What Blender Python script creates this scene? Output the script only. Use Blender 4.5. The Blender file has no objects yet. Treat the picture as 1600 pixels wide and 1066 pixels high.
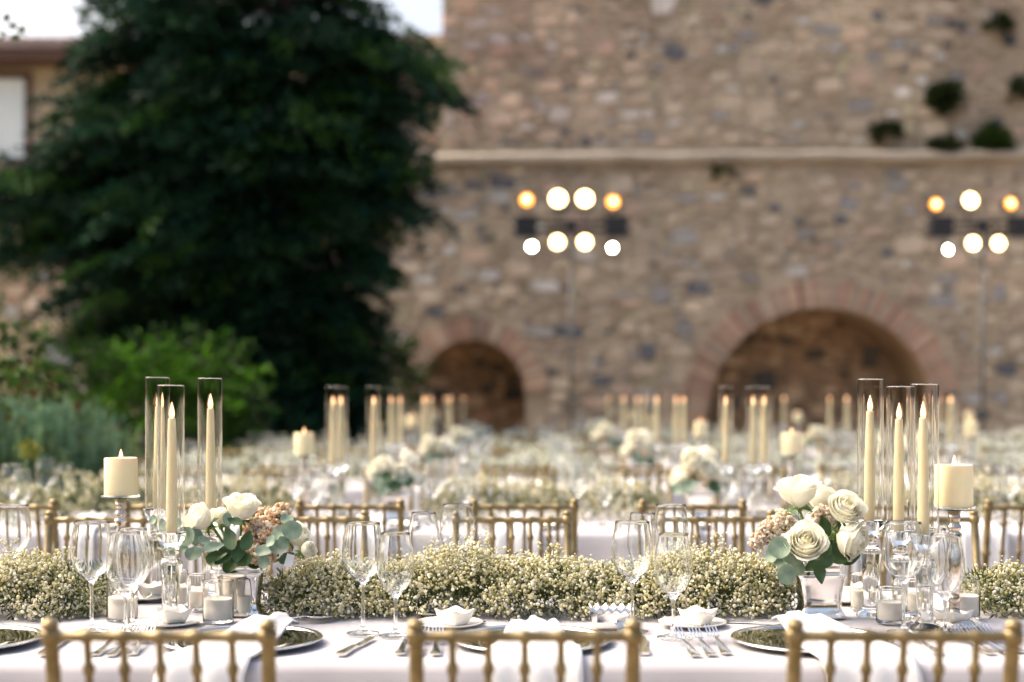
import bpy, math, random
import numpy as np
from mathutils import Vector, Matrix, noise as mnoise

# ------------------------------------------------------------------ camera, sky, sun, exposure
SC = bpy.context.scene
COL = SC.collection
F_PX, CX, HY, CAM_Z = 2222.2, 800.0, 620.0, 1.25      # photo focal length in pixels, centre column, horizon row, eye height

cam_d = bpy.data.cameras.new('camera')
cam_d.sensor_width = 36.0
cam_d.lens = 50.0
cam_d.shift_y = (HY - 533.0) / 1600.0
cam_d.clip_start = 0.05
cam_d.clip_end = 2000
cam_d.dof.use_dof = True
cam_d.dof.focus_distance = 3.22
cam_d.dof.aperture_fstop = 1.6
cam = bpy.data.objects.new('camera', cam_d)
cam.location = (0, 0, CAM_Z)
cam.rotation_euler = (math.radians(90), 0, 0)
COL.objects.link(cam)
SC.camera = cam

SUN_EL, SUN_AZ = math.radians(47), math.radians(-74)     # soft evening light from the left
world = bpy.data.worlds.new('World')
SC.world = world
world.use_nodes = True
wn = world.node_tree
sky = wn.nodes.new('ShaderNodeTexSky')
sky.sky_type = 'NISHITA'
sky.sun_disc = False
sky.sun_elevation = SUN_EL
sky.sun_rotation = SUN_AZ
sky.air_density = 1.0
sky.dust_density = 10.0
sky.ozone_density = 0.0
wn.nodes['Background'].inputs['Strength'].default_value = 0.15
wn.links.new(sky.outputs['Color'], wn.nodes['Background'].inputs['Color'])

sun_d = bpy.data.lights.new('sun', 'SUN')
sun_d.energy = 0.5
sun_d.angle = math.radians(80)
sun_d.color = (1.0, 0.965, 0.92)
sun = bpy.data.objects.new('sun', sun_d)
sd = Vector((math.sin(SUN_AZ) * math.cos(SUN_EL), math.cos(SUN_AZ) * math.cos(SUN_EL), math.sin(SUN_EL)))
sun.rotation_euler = sd.to_track_quat('Z', 'Y').to_euler()
sun.location = (0, 0, 20)
COL.objects.link(sun)

SC.view_settings.view_transform = 'Standard'
SC.view_settings.look = 'None'
SC.view_settings.exposure = 1.38
SC.view_settings.gamma = 1.0
SC.view_settings.use_curve_mapping = False
cy = SC.cycles
cy.use_denoising = True
cy.max_bounces = 14
cy.diffuse_bounces = 4
cy.glossy_bounces = 5
cy.transmission_bounces = 12
cy.transparent_max_bounces = 8
cy.caustics_refractive = True
cy.caustics_reflective = False
cy.sample_clamp_indirect = 6.0
cy.blur_glossy = 0.5

R = random.Random(7)
NR = np.random.default_rng(11)
RAD = math.radians


def at(x, y, Y):
    """photo pixel at a known distance -> point in the place"""
    return Vector(((x - CX) / F_PX * Y, Y, CAM_Z - (y - HY) / F_PX * Y))


def in_view(X, Y, margin=0.12):
    return abs(X) < 0.36 * Y + margin


# ------------------------------------------------------------------ materials
MATS = {}


def mat(name, color=(0.8, 0.8, 0.8), rough=0.6, metal=0.0, **kw):
    m = bpy.data.materials.new(name)
    m.use_nodes = True
    nt = m.node_tree
    b = nt.nodes['Principled BSDF']
    b.inputs['Base Color'].default_value = (*color, 1)
    b.inputs['Roughness'].default_value = rough
    b.inputs['Metallic'].default_value = metal
    for k, v in kw.items():
        b.inputs[k.replace('_', ' ')].default_value = v
    MATS[name] = m
    return m


def tex_coord(nt, scale=(1, 1, 1), kind='Object'):
    tc = nt.nodes.new('ShaderNodeTexCoord')
    mp = nt.nodes.new('ShaderNodeMapping')
    mp.inputs['Scale'].default_value = scale
    nt.links.new(tc.outputs[kind], mp.inputs['Vector'])
    return mp.outputs['Vector']


def mottled(m, c1, c2, scale=20, detail=6, bump=0.0, bump_scale=None, vscale=(1, 1, 1), contrast=(0.3, 0.7), dist=0.002):
    nt = m.node_tree
    b = nt.nodes['Principled BSDF']
    v = tex_coord(nt, vscale)
    n = nt.nodes.new('ShaderNodeTexNoise')
    n.inputs['Scale'].default_value = scale
    n.inputs['Detail'].default_value = detail
    nt.links.new(v, n.inputs['Vector'])
    r = nt.nodes.new('ShaderNodeValToRGB')
    r.color_ramp.elements[0].position, r.color_ramp.elements[1].position = contrast
    r.color_ramp.elements[0].color = (*c1, 1)
    r.color_ramp.elements[1].color = (*c2, 1)
    nt.links.new(n.outputs['Fac'], r.inputs['Fac'])
    nt.links.new(r.outputs['Color'], b.inputs['Base Color'])
    if bump:
        n2 = nt.nodes.new('ShaderNodeTexNoise')
        n2.inputs['Scale'].default_value = bump_scale or scale * 3
        n2.inputs['Detail'].default_value = 5
        nt.links.new(v, n2.inputs['Vector'])
        bp = nt.nodes.new('ShaderNodeBump')
        bp.inputs['Strength'].default_value = bump
        bp.inputs['Distance'].default_value = dist
        nt.links.new(n2.outputs['Fac'], bp.inputs['Height'])
        nt.links.new(bp.outputs['Normal'], b.inputs['Normal'])
    return m


def tinted(m, noise_scale=8.0, amount=0.35, bump=0.0, dist=0.01):
    """base colour from the mesh's own 'tint' colours, broken up by noise"""
    nt = m.node_tree
    b = nt.nodes['Principled BSDF']
    a = nt.nodes.new('ShaderNodeAttribute')
    a.attribute_name = 'tint'
    n = nt.nodes.new('ShaderNodeTexNoise')
    n.inputs['Scale'].default_value = noise_scale
    n.inputs['Detail'].default_value = 6
    nt.links.new(tex_coord(nt), n.inputs['Vector'])
    mr = nt.nodes.new('ShaderNodeMapRange')
    mr.inputs['From Min'].default_value = 0.25
    mr.inputs['From Max'].default_value = 0.75
    mr.inputs['To Min'].default_value = 1 - amount
    mr.inputs['To Max'].default_value = 1 + amount
    nt.links.new(n.outputs['Fac'], mr.inputs['Value'])
    mx = nt.nodes.new('ShaderNodeVectorMath')
    mx.operation = 'SCALE'
    nt.links.new(a.outputs['Color'], mx.inputs[0])
    nt.links.new(mr.outputs['Result'], mx.inputs['Scale'])
    nt.links.new(mx.outputs['Vector'], b.inputs['Base Color'])
    if bump:
        bp = nt.nodes.new('ShaderNodeBump')
        bp.inputs['Strength'].default_value = bump
        bp.inputs['Distance'].default_value = dist
        nt.links.new(n.outputs['Fac'], bp.inputs['Height'])
        nt.links.new(bp.outputs['Normal'], b.inputs['Normal'])
    return m


def leafy(m, translucent=0.3):
    """let some light through thin petals and leaves"""
    nt = m.node_tree
    b = nt.nodes['Principled BSDF']
    out = nt.nodes['Material Output']
    t = nt.nodes.new('ShaderNodeBsdfTranslucent')
    src = b.inputs['Base Color'].links[0].from_socket if b.inputs['Base Color'].links else None
    if src:
        nt.links.new(src, t.inputs['Color'])
    else:
        t.inputs['Color'].default_value = b.inputs['Base Color'].default_value
    mx = nt.nodes.new('ShaderNodeMixShader')
    mx.inputs['Fac'].default_value = translucent
    nt.links.new(b.outputs['BSDF'], mx.inputs[1])
    nt.links.new(t.outputs['BSDF'], mx.inputs[2])
    nt.links.new(mx.outputs['Shader'], out.inputs['Surface'])
    return m


def glass_mat(name, color=(0.985, 0.99, 0.99), ior=1.47, rough=0.0):
    m = bpy.data.materials.new(name)
    m.use_nodes = True
    nt = m.node_tree
    g = nt.nodes.new('ShaderNodeBsdfGlass')
    g.inputs['Color'].default_value = (*color, 1)
    g.inputs['IOR'].default_value = ior
    g.inputs['Roughness'].default_value = rough
    nt.links.new(g.outputs['BSDF'], nt.nodes['Material Output'].inputs['Surface'])
    MATS[name] = m
    return m


def glow_mat(name, color, strength):
    m = mat(name, color, 0.5)
    b = m.node_tree.nodes['Principled BSDF']
    b.inputs['Emission Color'].default_value = (*color, 1)
    b.inputs['Emission Strength'].default_value = strength
    return m


mottled(mat('cloth', rough=0.9, Sheen_Weight=0.15), (0.47, 0.445, 0.455), (0.51, 0.485, 0.495), 3, 3, 0.25, 700, dist=0.0008)
mottled(mat('napkin', rough=0.92, Sheen_Weight=0.15), (0.64, 0.63, 0.625), (0.68, 0.67, 0.665), 8, 3, 0.25, 600, dist=0.0008)
mottled(mat('gold', rough=0.33, metal=0.6), (0.135, 0.102, 0.042), (0.28, 0.212, 0.104), 34, 8, 0.2, 110, contrast=(0.25, 0.65))
mottled(mat('cushion', rough=0.9), (0.76, 0.74, 0.70), (0.82, 0.80, 0.76), 6, 3, 0.2, 300)
glass_mat('glass')
glass_mat('crystal', (0.975, 0.985, 0.985), 1.5)
mottled(mat('wax', rough=0.55, Subsurface_Weight=0.25, Subsurface_Scale=0.01), (0.91, 0.79, 0.47), (0.93, 0.83, 0.54), 9, 3)
mottled(mat('tea_wax', rough=0.6, Subsurface_Weight=0.2, Subsurface_Scale=0.01), (0.94, 0.87, 0.73), (0.95, 0.89, 0.78), 14, 3)
glow_mat('flame', (1.0, 0.52, 0.26), 1.2)
mottled(mat('silver', rough=0.10, metal=1.0), (0.82, 0.79, 0.76), (0.93, 0.91, 0.88), 12, 4, 0.10, 25, dist=0.004)
mottled(mat('mercury', rough=0.12, metal=1.0), (0.42, 0.36, 0.31), (0.70, 0.64, 0.58), 30, 5, 0.12, 60)
mottled(mat('cutlery', rough=0.16, metal=1.0), (0.72, 0.71, 0.69), (0.82, 0.81, 0.79), 40, 3)
mottled(mat('charger_mirror', rough=0.06, metal=1.0), (0.40, 0.41, 0.34), (0.60, 0.60, 0.53), 22, 7, 0.05, 40)
mottled(mat('charger_rim', rough=0.14, metal=1.0), (0.80, 0.78, 0.75), (0.90, 0.88, 0.85), 30, 3)
mottled(mat('porcelain', rough=0.25, Coat_Weight=0.3), (0.80, 0.765, 0.69), (0.84, 0.80, 0.73), 10, 2)
leafy(mottled(mat('petal', rough=0.6, Subsurface_Weight=0.0), (0.90, 0.875, 0.72), (0.92, 0.91, 0.83), 14, 3, 0.1, 60, contrast=(0.35, 0.6)), 0.36)
leafy(mottled(mat('petal_inner', rough=0.6), (0.91, 0.87, 0.64), (0.92, 0.90, 0.75), 20, 3, 0.1, 60), 0.45)
leafy(tinted(mat('floret', rough=0.8), 200, 0.08), 0.42)
leafy(tinted(mat('dried_floret', rough=0.85), 150, 0.12), 0.42)
mottled(mat('gyp_stem', rough=0.7), (0.14, 0.17, 0.05), (0.27, 0.27, 0.10), 60, 3)
leafy(mottled(mat('gyp_leaf', rough=0.6), (0.035, 0.06, 0.012), (0.10, 0.15, 0.035), 40, 3), 0.2)
leafy(mottled(mat('eucalyptus', rough=0.55), (0.12, 0.20, 0.15), (0.30, 0.38, 0.26), 34, 6, 0.3, 90), 0.2)
leafy(mottled(mat('rose_leaf', rough=0.4), (0.02, 0.06, 0.015), (0.05, 0.11, 0.025), 30, 4, 0.2, 60), 0.1)
mottled(mat('rose_stem', rough=0.5), (0.09, 0.16, 0.03), (0.16, 0.25, 0.06), 40, 3)
mat('paper', (0.82, 0.80, 0.80), 0.8)
tinted(mat('stone', rough=0.9), 9, 0.30, 0.6, 0.03)
mottled(mat('mortar', rough=0.95), (0.27, 0.22, 0.155), (0.54, 0.445, 0.33), 1.4, 10, 0.7, 14, dist=0.03)
mottled(mat('ledge', rough=0.92), (0.32, 0.275, 0.215), (0.50, 0.43, 0.345), 2.2, 9, 0.5, 18, vscale=(0.7, 1, 3), dist=0.02)
tinted(mat('brick', rough=0.9), 12, 0.25, 0.4, 0.02)
mottled(mat('niche', rough=0.95), (0.30, 0.205, 0.125), (0.48, 0.34, 0.215), 3, 9, 0.5, 15, dist=0.02)
mottled(mat('stucco', rough=0.92), (0.42, 0.36, 0.26), (0.50, 0.44, 0.33), 2.5, 6, 0.3, 30, dist=0.01)
mottled(mat('brown_wood', rough=0.6), (0.06, 0.028, 0.018), (0.11, 0.055, 0.035), 8, 5, 0.2, 30, vscale=(1, 1, 6))
mottled(mat('roof_tile', rough=0.85), (0.22, 0.10, 0.07), (0.36, 0.19, 0.13), 6, 5, 0.3, 30)
mottled(mat('gutter', rough=0.45, metal=0.3), (0.23, 0.17, 0.15), (0.31, 0.24, 0.22), 8, 4)
mat('pane', (0.74, 0.83, 0.85), 0.08, Coat_Weight=1.0)  # pale base colour stands in for the sky reflected in the glass
mottled(mat('curtain', rough=0.9), (0.72, 0.76, 0.76), (0.80, 0.83, 0.83), 5, 3)
mottled(mat('black_metal', rough=0.5, metal=0.2), (0.012, 0.012, 0.014), (0.03, 0.03, 0.033), 20, 4)
mottled(mat('grey_metal', rough=0.4, metal=0.7), (0.10, 0.105, 0.105), (0.16, 0.165, 0.165), 20, 4)
glow_mat('lamp_white', (1.0, 0.66, 0.28), 8)
glow_mat('lamp_amber', (1.0, 0.34, 0.04), 2.2)
glow_mat('lamp_filament', (1.0, 0.60, 0.24), 9)
glow_mat('lamp_led', (0.98, 1.0, 0.80), 32)
mottled(mat('ground', rough=0.95), (0.20, 0.16, 0.11), (0.34, 0.28, 0.20), 1.2, 8, 0.5, 20, dist=0.02)
leafy(tinted(mat('dark_foliage', rough=0.6, Specular_IOR_Level=0.18), 6, 0.4), 0.15)
leafy(tinted(mat('bright_foliage', rough=0.6, Specular_IOR_Level=0.25), 6, 0.35), 0.3)
mottled(mat('bark', rough=0.9), (0.035, 0.026, 0.02), (0.08, 0.06, 0.045), 12, 6, 0.6, 30, vscale=(1, 1, 0.25), dist=0.02)
M = MATS


# ------------------------------------------------------------------ helpers
def np_mesh(name, V, F, tint=None, smooth=False):
    V = np.asarray(V, dtype=np.float32)
    F = np.asarray(F, dtype=np.int32)
    k = F.shape[1]
    me = bpy.data.meshes.new(name)
    me.vertices.add(len(V))
    me.vertices.foreach_set('co', V.ravel())
    me.loops.add(F.size)
    me.loops.foreach_set('vertex_index', F.ravel())
    me.polygons.add(len(F))
    me.polygons.foreach_set('loop_start', np.arange(0, F.size, k, dtype=np.int32))
    me.update(calc_edges=True)
    if tint is not None:
        a = me.attributes.new('tint', 'FLOAT_COLOR', 'POINT')
        t = np.ones((len(V), 4), dtype=np.float32)
        t[:, :3] = tint
        a.data.foreach_set('color', t.ravel())
    if smooth:
        me.polygons.foreach_set('use_smooth', np.ones(len(F), dtype=bool))
    return me


def add_obj(name, me, material=None, parent=None, loc=None):
    o = bpy.data.objects.new(name, me)
    COL.objects.link(o)
    if material is not None and me is not None and not me.materials:
        me.materials.append(M[material] if isinstance(material, str) else material)
    if parent is not None:
        o.parent = parent
    if loc is not None:
        o.location = loc
    return o


class MB:
    """collects faces into one mesh"""

    def __init__(self):
        self.v, self.f, self.t = [], [], []

    def add(self, vs, fs, tint=None):
        n = len(self.v)
        self.v += [tuple(p) for p in vs]
        self.f += [tuple(i + n for i in q) for q in fs]
        self.t += [tint or (1, 1, 1)] * len(vs)
        return self

    def box(self, c, s, rz=0.0, tint=None):
        x, y, z = s[0] / 2, s[1] / 2, s[2] / 2
        ca, sa = math.cos(rz), math.sin(rz)
        vs = []
        for dz in (-z, z):
            for dx, dy in ((-x, -y), (x, -y), (x, y), (-x, y)):
                vs.append((c[0] + dx * ca - dy * sa, c[1] + dx * sa + dy * ca, c[2] + dz))
        return self.add(vs, [(3, 2, 1, 0), (4, 5, 6, 7), (0, 1, 5, 4), (1, 2, 6, 5), (2, 3, 7, 6), (3, 0, 4, 7)], tint)

    def tube(self, pts, radii, n=8, caps=True):
        pts = [Vector(p) for p in pts]
        if not hasattr(radii, '__len__'):
            radii = [radii] * len(pts)
        vs, fs = [], []
        up = None
        for i, p in enumerate(pts):
            d = (pts[min(i + 1, len(pts) - 1)] - pts[max(i - 1, 0)]).normalized()
            if up is None:
                up = Vector((0, 0, 1)) if abs(d.z) < 0.9 else Vector((1, 0, 0))
            a = d.cross(up).normalized()
            b = a.cross(d).normalized()
            up = b
            for k in range(n):
                t = 2 * math.pi * k / n
                vs.append(p + (a * math.cos(t) + b * math.sin(t)) * radii[i])
        for i in range(len(pts) - 1):
            for k in range(n):
                k2 = (k + 1) % n
                fs.append((i * n + k, i * n + k2, (i + 1) * n + k2, (i + 1) * n + k))
        if caps:
            fs.append(tuple(range(n - 1, -1, -1)))
            fs.append(tuple((len(pts) - 1) * n + k for k in range(n)))
        return self.add(vs, fs)

    def lathe(self, prof, n=24, c=(0, 0, 0)):
        """prof: (r, z) pairs; r = 0 makes a pole"""
        vs, fs, rings = [], [], []
        for r, z in prof:
            if r <= 1e-7:
                rings.append([len(vs)])
                vs.append((c[0], c[1], c[2] + z))
            else:
                rings.append(list(range(len(vs), len(vs) + n)))
                for k in range(n):
                    t = 2 * math.pi * k / n
                    vs.append((c[0] + r * math.cos(t), c[1] + r * math.sin(t), c[2] + z))
        for a, b in zip(rings, rings[1:]):
            for k in range(n):
                k2 = (k + 1) % n
                if len(a) == 1 and len(b) == 1:
                    continue
                if len(a) == 1:
                    fs.append((a[0], b[k2], b[k]))
                elif len(b) == 1:
                    fs.append((a[k], a[k2], b[0]))
                else:
                    fs.append((a[k], a[k2], b[k2], b[k]))
        return self.add(vs, fs)

    def mesh(self, name, smooth=True, tint=False):
        me = bpy.data.meshes.new(name)
        me.from_pydata(self.v, [], self.f)
        me.update()
        if smooth:
            me.polygons.foreach_set('use_smooth', [True] * len(me.polygons))
        if tint:
            a = me.attributes.new('tint', 'FLOAT_COLOR', 'POINT')
            a.data.foreach_set('color', np.c_[np.array(self.t), np.ones(len(self.t))].astype(np.float32).ravel())
        return me

    def build(self, name, material, parent=None, loc=None, smooth=True, tint=False, sharp=None):
        me = self.mesh(name, smooth, tint)
        if sharp:
            try:
                me.set_sharp_from_angle(angle=RAD(sharp))
            except Exception:
                pass
        return add_obj(name, me, material, parent, loc)


def empty(name, loc=(0, 0, 0), rz=0.0):
    o = bpy.data.objects.new(name, None)
    o.empty_display_size = 0.05
    COL.objects.link(o)
    o.location = loc
    o.rotation_euler = (0, 0, rz)
    return o


def tag(o, label, cat, group=None, kind=None):
    o['label'] = label
    o['category'] = cat
    if group:
        o['group'] = group
    if kind:
        o['kind'] = kind
    return o


def copy_tree(o, parent=None):
    c = o.copy()
    COL.objects.link(c)
    c.parent = parent
    for ch in list(o.children):
        copy_tree(ch, c)
    return c


class Proto:
    """first use places the original, later uses place copies"""

    def __init__(self, root):
        self.root, self.used = root, False

    def put(self, loc, rz=0.0, scale=1.0):
        o = copy_tree(self.root) if self.used else self.root
        self.used = True
        o.location = loc
        o.rotation_euler = (0, 0, rz)
        o.scale = (scale, scale, scale)
        return o


ORD = ['first', 'second', 'third', 'fourth', 'fifth', 'sixth', 'seventh', 'eighth', 'ninth', 'tenth',
       'eleventh', 'twelfth', 'thirteenth', 'fourteenth', 'fifteenth', 'sixteenth', 'seventeenth', 'eighteenth', 'nineteenth', 'twentieth']
ROWNAME = ['nearest table', 'second table', 'third table', 'fourth table', 'farthest table']


def nth_of(i, n, what):
    return 'leftmost ' + what if i == 0 else 'rightmost ' + what if i == n - 1 else ORD[i] + ' ' + what + ' from left'


def nth(i, n):
    if i == 0:
        return 'leftmost'
    if i == n - 1:
        return 'rightmost'
    return ORD[i] + ' from the left'


# ------------------------------------------------------------------ ground
g = MB()
g.add([(-400, -60, 0), (400, -60, 0), (400, 700, 0), (-400, 700, 0)], [(0, 1, 2, 3)])
o = g.build('ground', 'ground', smooth=False)
o['kind'] = 'structure'

# ------------------------------------------------------------------ the stone wall with two brick arches
WY = 18.0
SX = WY / F_PX
WALL_L, WALL_R, WALL_TOP = -3.9, 9.0, 8.2
LEDGE_Z0, LEDGE_Z1 = 4.22, 4.36
ARCHES = [dict(cx=at(1283, 0, WY).x, cz=CAM_Z - 40 * SX, r=181 * SX, ring=0.33, depth=1.3, n=84),
          dict(cx=at(738, 0, WY).x, cz=CAM_Z + 8 * SX, r=83 * SX, ring=0.27, depth=1.1, n=44)]
wall = tag(empty('stone_wall', (2.5, WY, 0)), 'tall old rubble stone wall with a pale ledge and two brick arches', 'wall', kind='thing')
WO = Vector((2.5, WY, 0))


def arch_top(x):
    for a in ARCHES:
        if abs(x - a['cx']) < a['r'] - 1e-6:
            return a['cz'] + math.sqrt(a['r'] ** 2 - (x - a['cx']) ** 2)
    return 0.0


xs = set(np.linspace(WALL_L, WALL_R, 40).round(4))
for a in ARCHES:
    for t in np.linspace(0, math.pi, 33):
        xs.add(round(a['cx'] - a['r'] * math.cos(t), 5))
xs = sorted(xs)
m = MB()
for x0, x1 in zip(xs, xs[1:]):
    mid = (x0 + x1) / 2
    if arch_top(mid) > 0:
        za = max(arch_top(x0), [a for a in ARCHES if abs(mid - a['cx']) < a['r']][0]['cz'])
        zb = max(arch_top(x1), [a for a in ARCHES if abs(mid - a['cx']) < a['r']][0]['cz'])
    else:
        za = zb = -0.1
    m.add([(x0 - WO.x, 0, za), (x1 - WO.x, 0, zb), (x1 - WO.x, 0, LEDGE_Z0 + 0.05), (x0 - WO.x, 0, LEDGE_Z0 + 0.05)], [(0, 1, 2, 3)])
m.box(((WALL_L + WALL_R) / 2 - WO.x, 1.6, 3.0), (WALL_R - WALL_L, 0.4, 6.0))      # rear face of the thick wall
m.box((WALL_L - 0.1 - WO.x, 0.85, 2.15), (0.2, 1.7, 4.3))
m.build('mortar_face', 'mortar', wall, smooth=False)
# upper, set back
UY = 0.22
UL = at(690, 0, WY).x
m = MB()
m.box(((UL + WALL_R) / 2 - WO.x, UY + 1.0, (LEDGE_Z0 + WALL_TOP) / 2), (WALL_R - UL, 2.0, WALL_TOP - LEDGE_Z0))
m.build('upper_mortar_face', 'mortar', wall, smooth=False)
WING_TOP = at(0, 38, WY).z
m = MB()
m.box(((WALL_L + UL) / 2 - WO.x, UY + 1.25, (LEDGE_Z0 + WING_TOP) / 2), (UL - WALL_L - 0.01, 1.9, WING_TOP - LEDGE_Z0))
m.build('wing_mortar_face', 'mortar', wall, smooth=False)
# ledge: sloping top, slightly uneven
m = MB()
n = 60
vs, fs = [], []
for i in range(n + 1):
    x = WALL_L - 0.15 + (WALL_R - WALL_L + 0.15) * i / n
    dz = 0.006 * math.sin(x * 2.1) + R.uniform(-0.009, 0.009) + 0.008 * (x - 2)
    dy = R.uniform(-0.02, 0.02)
    vs += [(x - WO.x, 0.3, LEDGE_Z1 + 0.05 + dz), (x - WO.x, -0.03 + dy, LEDGE_Z1 - 0.02 + dz), (x - WO.x, -0.14 + dy, LEDGE_Z1 - 0.07 + dz),
           (x - WO.x, -0.13 + dy, LEDGE_Z0 + dz), (x - WO.x, 0.02, LEDGE_Z0 - 0.03 + dz)]
for i in range(n):
    for k in range(4):
        fs.append((i * 5 + k, i * 5 + k + 1, i * 5 + k + 6, i * 5 + k + 5))
m.add(vs, fs).build('ledge', 'ledge', wall, sharp=30)

STONE_COLS = [((0.45, 0.365, 0.26), 30), ((0.385, 0.305, 0.21), 20), ((0.49, 0.41, 0.30), 20), ((0.43, 0.315, 0.23), 14), ((0.31, 0.25, 0.18), 9),
              ((0.44, 0.43, 0.40), 9), ((0.24, 0.24, 0.24), 8), ((0.10, 0.105, 0.115), 7), ((0.36, 0.33, 0.21), 8), ((0.56, 0.54, 0.48), 5)]


def stone_col(rng, cols=STONE_COLS):
    c = rng.choices([c for c, w in cols], [w for c, w in cols])[0]
    k = rng.uniform(0.82, 1.28)
    return tuple(min(0.8, v * k) for v in c)


def stone_geo(rng, cx, cz, w, h, y, proud, tilt=0.16):
    """irregular bevelled stone facing -Y"""
    hw, hh = w / 2, h / 2
    cut = min(hw, hh) * rng.uniform(0.25, 0.6)
    pts = [(-hw + cut, -hh), (hw - cut, -hh), (hw, -hh + cut), (hw, hh - cut), (hw - cut, hh), (-hw + cut, hh), (-hw, hh - cut), (-hw, -hh + cut)]
    j = min(hw, hh) * 0.22
    pts = [(px + rng.uniform(-j, j), pz + rng.uniform(-j, j)) for px, pz in pts]
    ra = rng.uniform(-tilt, tilt)
    pts = [(px * math.cos(ra) - pz * math.sin(ra), px * math.sin(ra) + pz * math.cos(ra)) for px, pz in pts]
    bv = min(hw, hh) * 0.22
    vs = [(cx + px, y + 0.02, cz + pz) for px, pz in pts]
    vs += [(cx + px * (1 - bv / hw), y - proud * rng.uniform(0.75, 1.1), cz + pz * (1 - bv / hh)) for px, pz in pts]
    fs = [tuple(range(8, 16))] + [(i, (i + 1) % 8, 8 + (i + 1) % 8, 8 + i) for i in range(8)]
    return vs, fs


def courses(rng, x0, x1, z0, z1, wmax=0.34, wmin=0.075, fill=1.0):
    """random rubble: large stones first, then smaller ones into the gaps"""
    area = (x1 - x0) * (z1 - z0)
    cell = 0.25
    grid = {}
    out = []

    def free(cx, cz, w, h):
        gx_, gz_ = int(cx // cell), int(cz // cell)
        for a in range(gx_ - 2, gx_ + 3):
            for b in range(gz_ - 2, gz_ + 3):
                for px, pz, pw, ph in grid.get((a, b), ()):
                    if abs(px - cx) < (pw + w) * 0.485 and abs(pz - cz) < (ph + h) * 0.485:
                        return False
        return True

    for size, dens in ((1.0, 1.0), (0.78, 5.0), (0.58, 16.0), (0.42, 36.0), (0.30, 70.0), (0.22, 90.0)):
        for _ in range(int(area * dens * 5 * fill)):
            w = max(wmin, wmax * size * rng.uniform(0.8, 1.15))
            h = w * rng.uniform(0.38, 0.72) if rng.random() < 0.8 else w * rng.uniform(0.7, 1.05)
            cx, cz = rng.uniform(x0, x1), rng.uniform(z0 + h / 2, z1 - h / 2) if z1 - z0 > h else (z0 + z1) / 2
            if free(cx, cz, w, h):
                grid.setdefault((int(cx // cell), int(cz // cell)), []).append((cx, cz, w, h))
                out.append((cx, cz, w * 0.97, h * 0.97))
    return out


def near_arch(x, z, w, h):
    for a in ARCHES:
        dx = max(0, abs(x - a['cx']) - w * 0.45)
        if z + h / 2 < a['cz']:
            if dx < a['r'] + 0.02:
                return True
        else:
            dz = max(0, z - a['cz'] - h * 0.45)
            if math.hypot(dx, dz) < a['r'] + a['ring'] + 0.01:
                return True
    return False


rng = random.Random(21)
stones = []
for cx, cz, w, h in courses(rng, WALL_L, WALL_R, 0.0, LEDGE_Z0 - 0.06):
    if not near_arch(cx, cz, w, h) and cx - w / 2 > WALL_L and cz + h / 2 < LEDGE_Z0 - 0.02:
        stones.append((cx, cz, w, h, 0.0))
for cx, cz, w, h in courses(rng, UL, WALL_R, LEDGE_Z1 + 0.08, WALL_TOP):
    if cx - w / 2 > UL - 0.02:
        stones.append((cx, cz, w, h, UY))
for cx, cz, w, h in courses(rng, WALL_L, UL, LEDGE_Z1 + 0.08, WING_TOP):
    if cx + w / 2 < UL and cx - w / 2 > WALL_L:
        stones.append((cx, cz, w, h, UY + 0.3))


def stone_seen(s):
    px, py = CX + s[0] / WY * F_PX, HY - (s[1] - CAM_Z) / WY * F_PX
    return 700 < px < 1590 and 8 < py < 640


order = sorted(range(len(stones)), key=lambda i: -(stones[i][2] * stones[i][3]) if stone_seen(stones[i]) else 1)
big = set(order[:300])


def patch_tint(c, x, z):
    """the masonry was built and mended in patches: ruddier high at the left, greyer low at the right"""
    p = 0.5 + 0.5 * mnoise.fractal(Vector((x * 0.55, 3.0, z * 0.75)), 1.0, 2.0, 3)
    d = mnoise.noise(Vector((x * 1.6, 9.0, z * 0.5)))                      # streaks where water has run down
    red = max(0.0, min(1.0, (z - 4.3) / 0.6)) * max(0.0, min(1.0, (2.6 - x) / 3.0))
    f = 0.14 if max(c) > 0.16 else 0.0                                      # limewash and mortar smeared over the stones
    c = tuple(v * (1 - f) + w * f for v, w in zip(c, (0.43, 0.345, 0.25)))
    k = (0.66 + 0.62 * p) * (1.0 - 0.25 * max(0.0, d))
    return (min(0.8, c[0] * k * (1 + 0.05 * red)), c[1] * k * (1 - 0.10 * red), c[2] * k * (1 - 0.12 * red + 0.10 * (1 - p)))


mass = MB()
for i, (cx, cz, w, h, y) in enumerate(stones):
    c = patch_tint(stone_col(rng), cx, cz)
    if i in big:
        vs, fs = stone_geo(rng, 0, 0, w, h, 0, rng.uniform(0.015, 0.04))
        MB().add(vs, fs, c).build('stone', 'stone', wall, (cx - WO.x, y, cz), smooth=False, tint=True)
    else:
        vs, fs = stone_geo(rng, cx - WO.x, cz, w, h, y, rng.uniform(0.015, 0.04))
        mass.add(vs, fs, c)
o = mass.build('stonework', 'stone', wall, smooth=False, tint=True)
o['kind'] = 'stuff'

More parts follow.
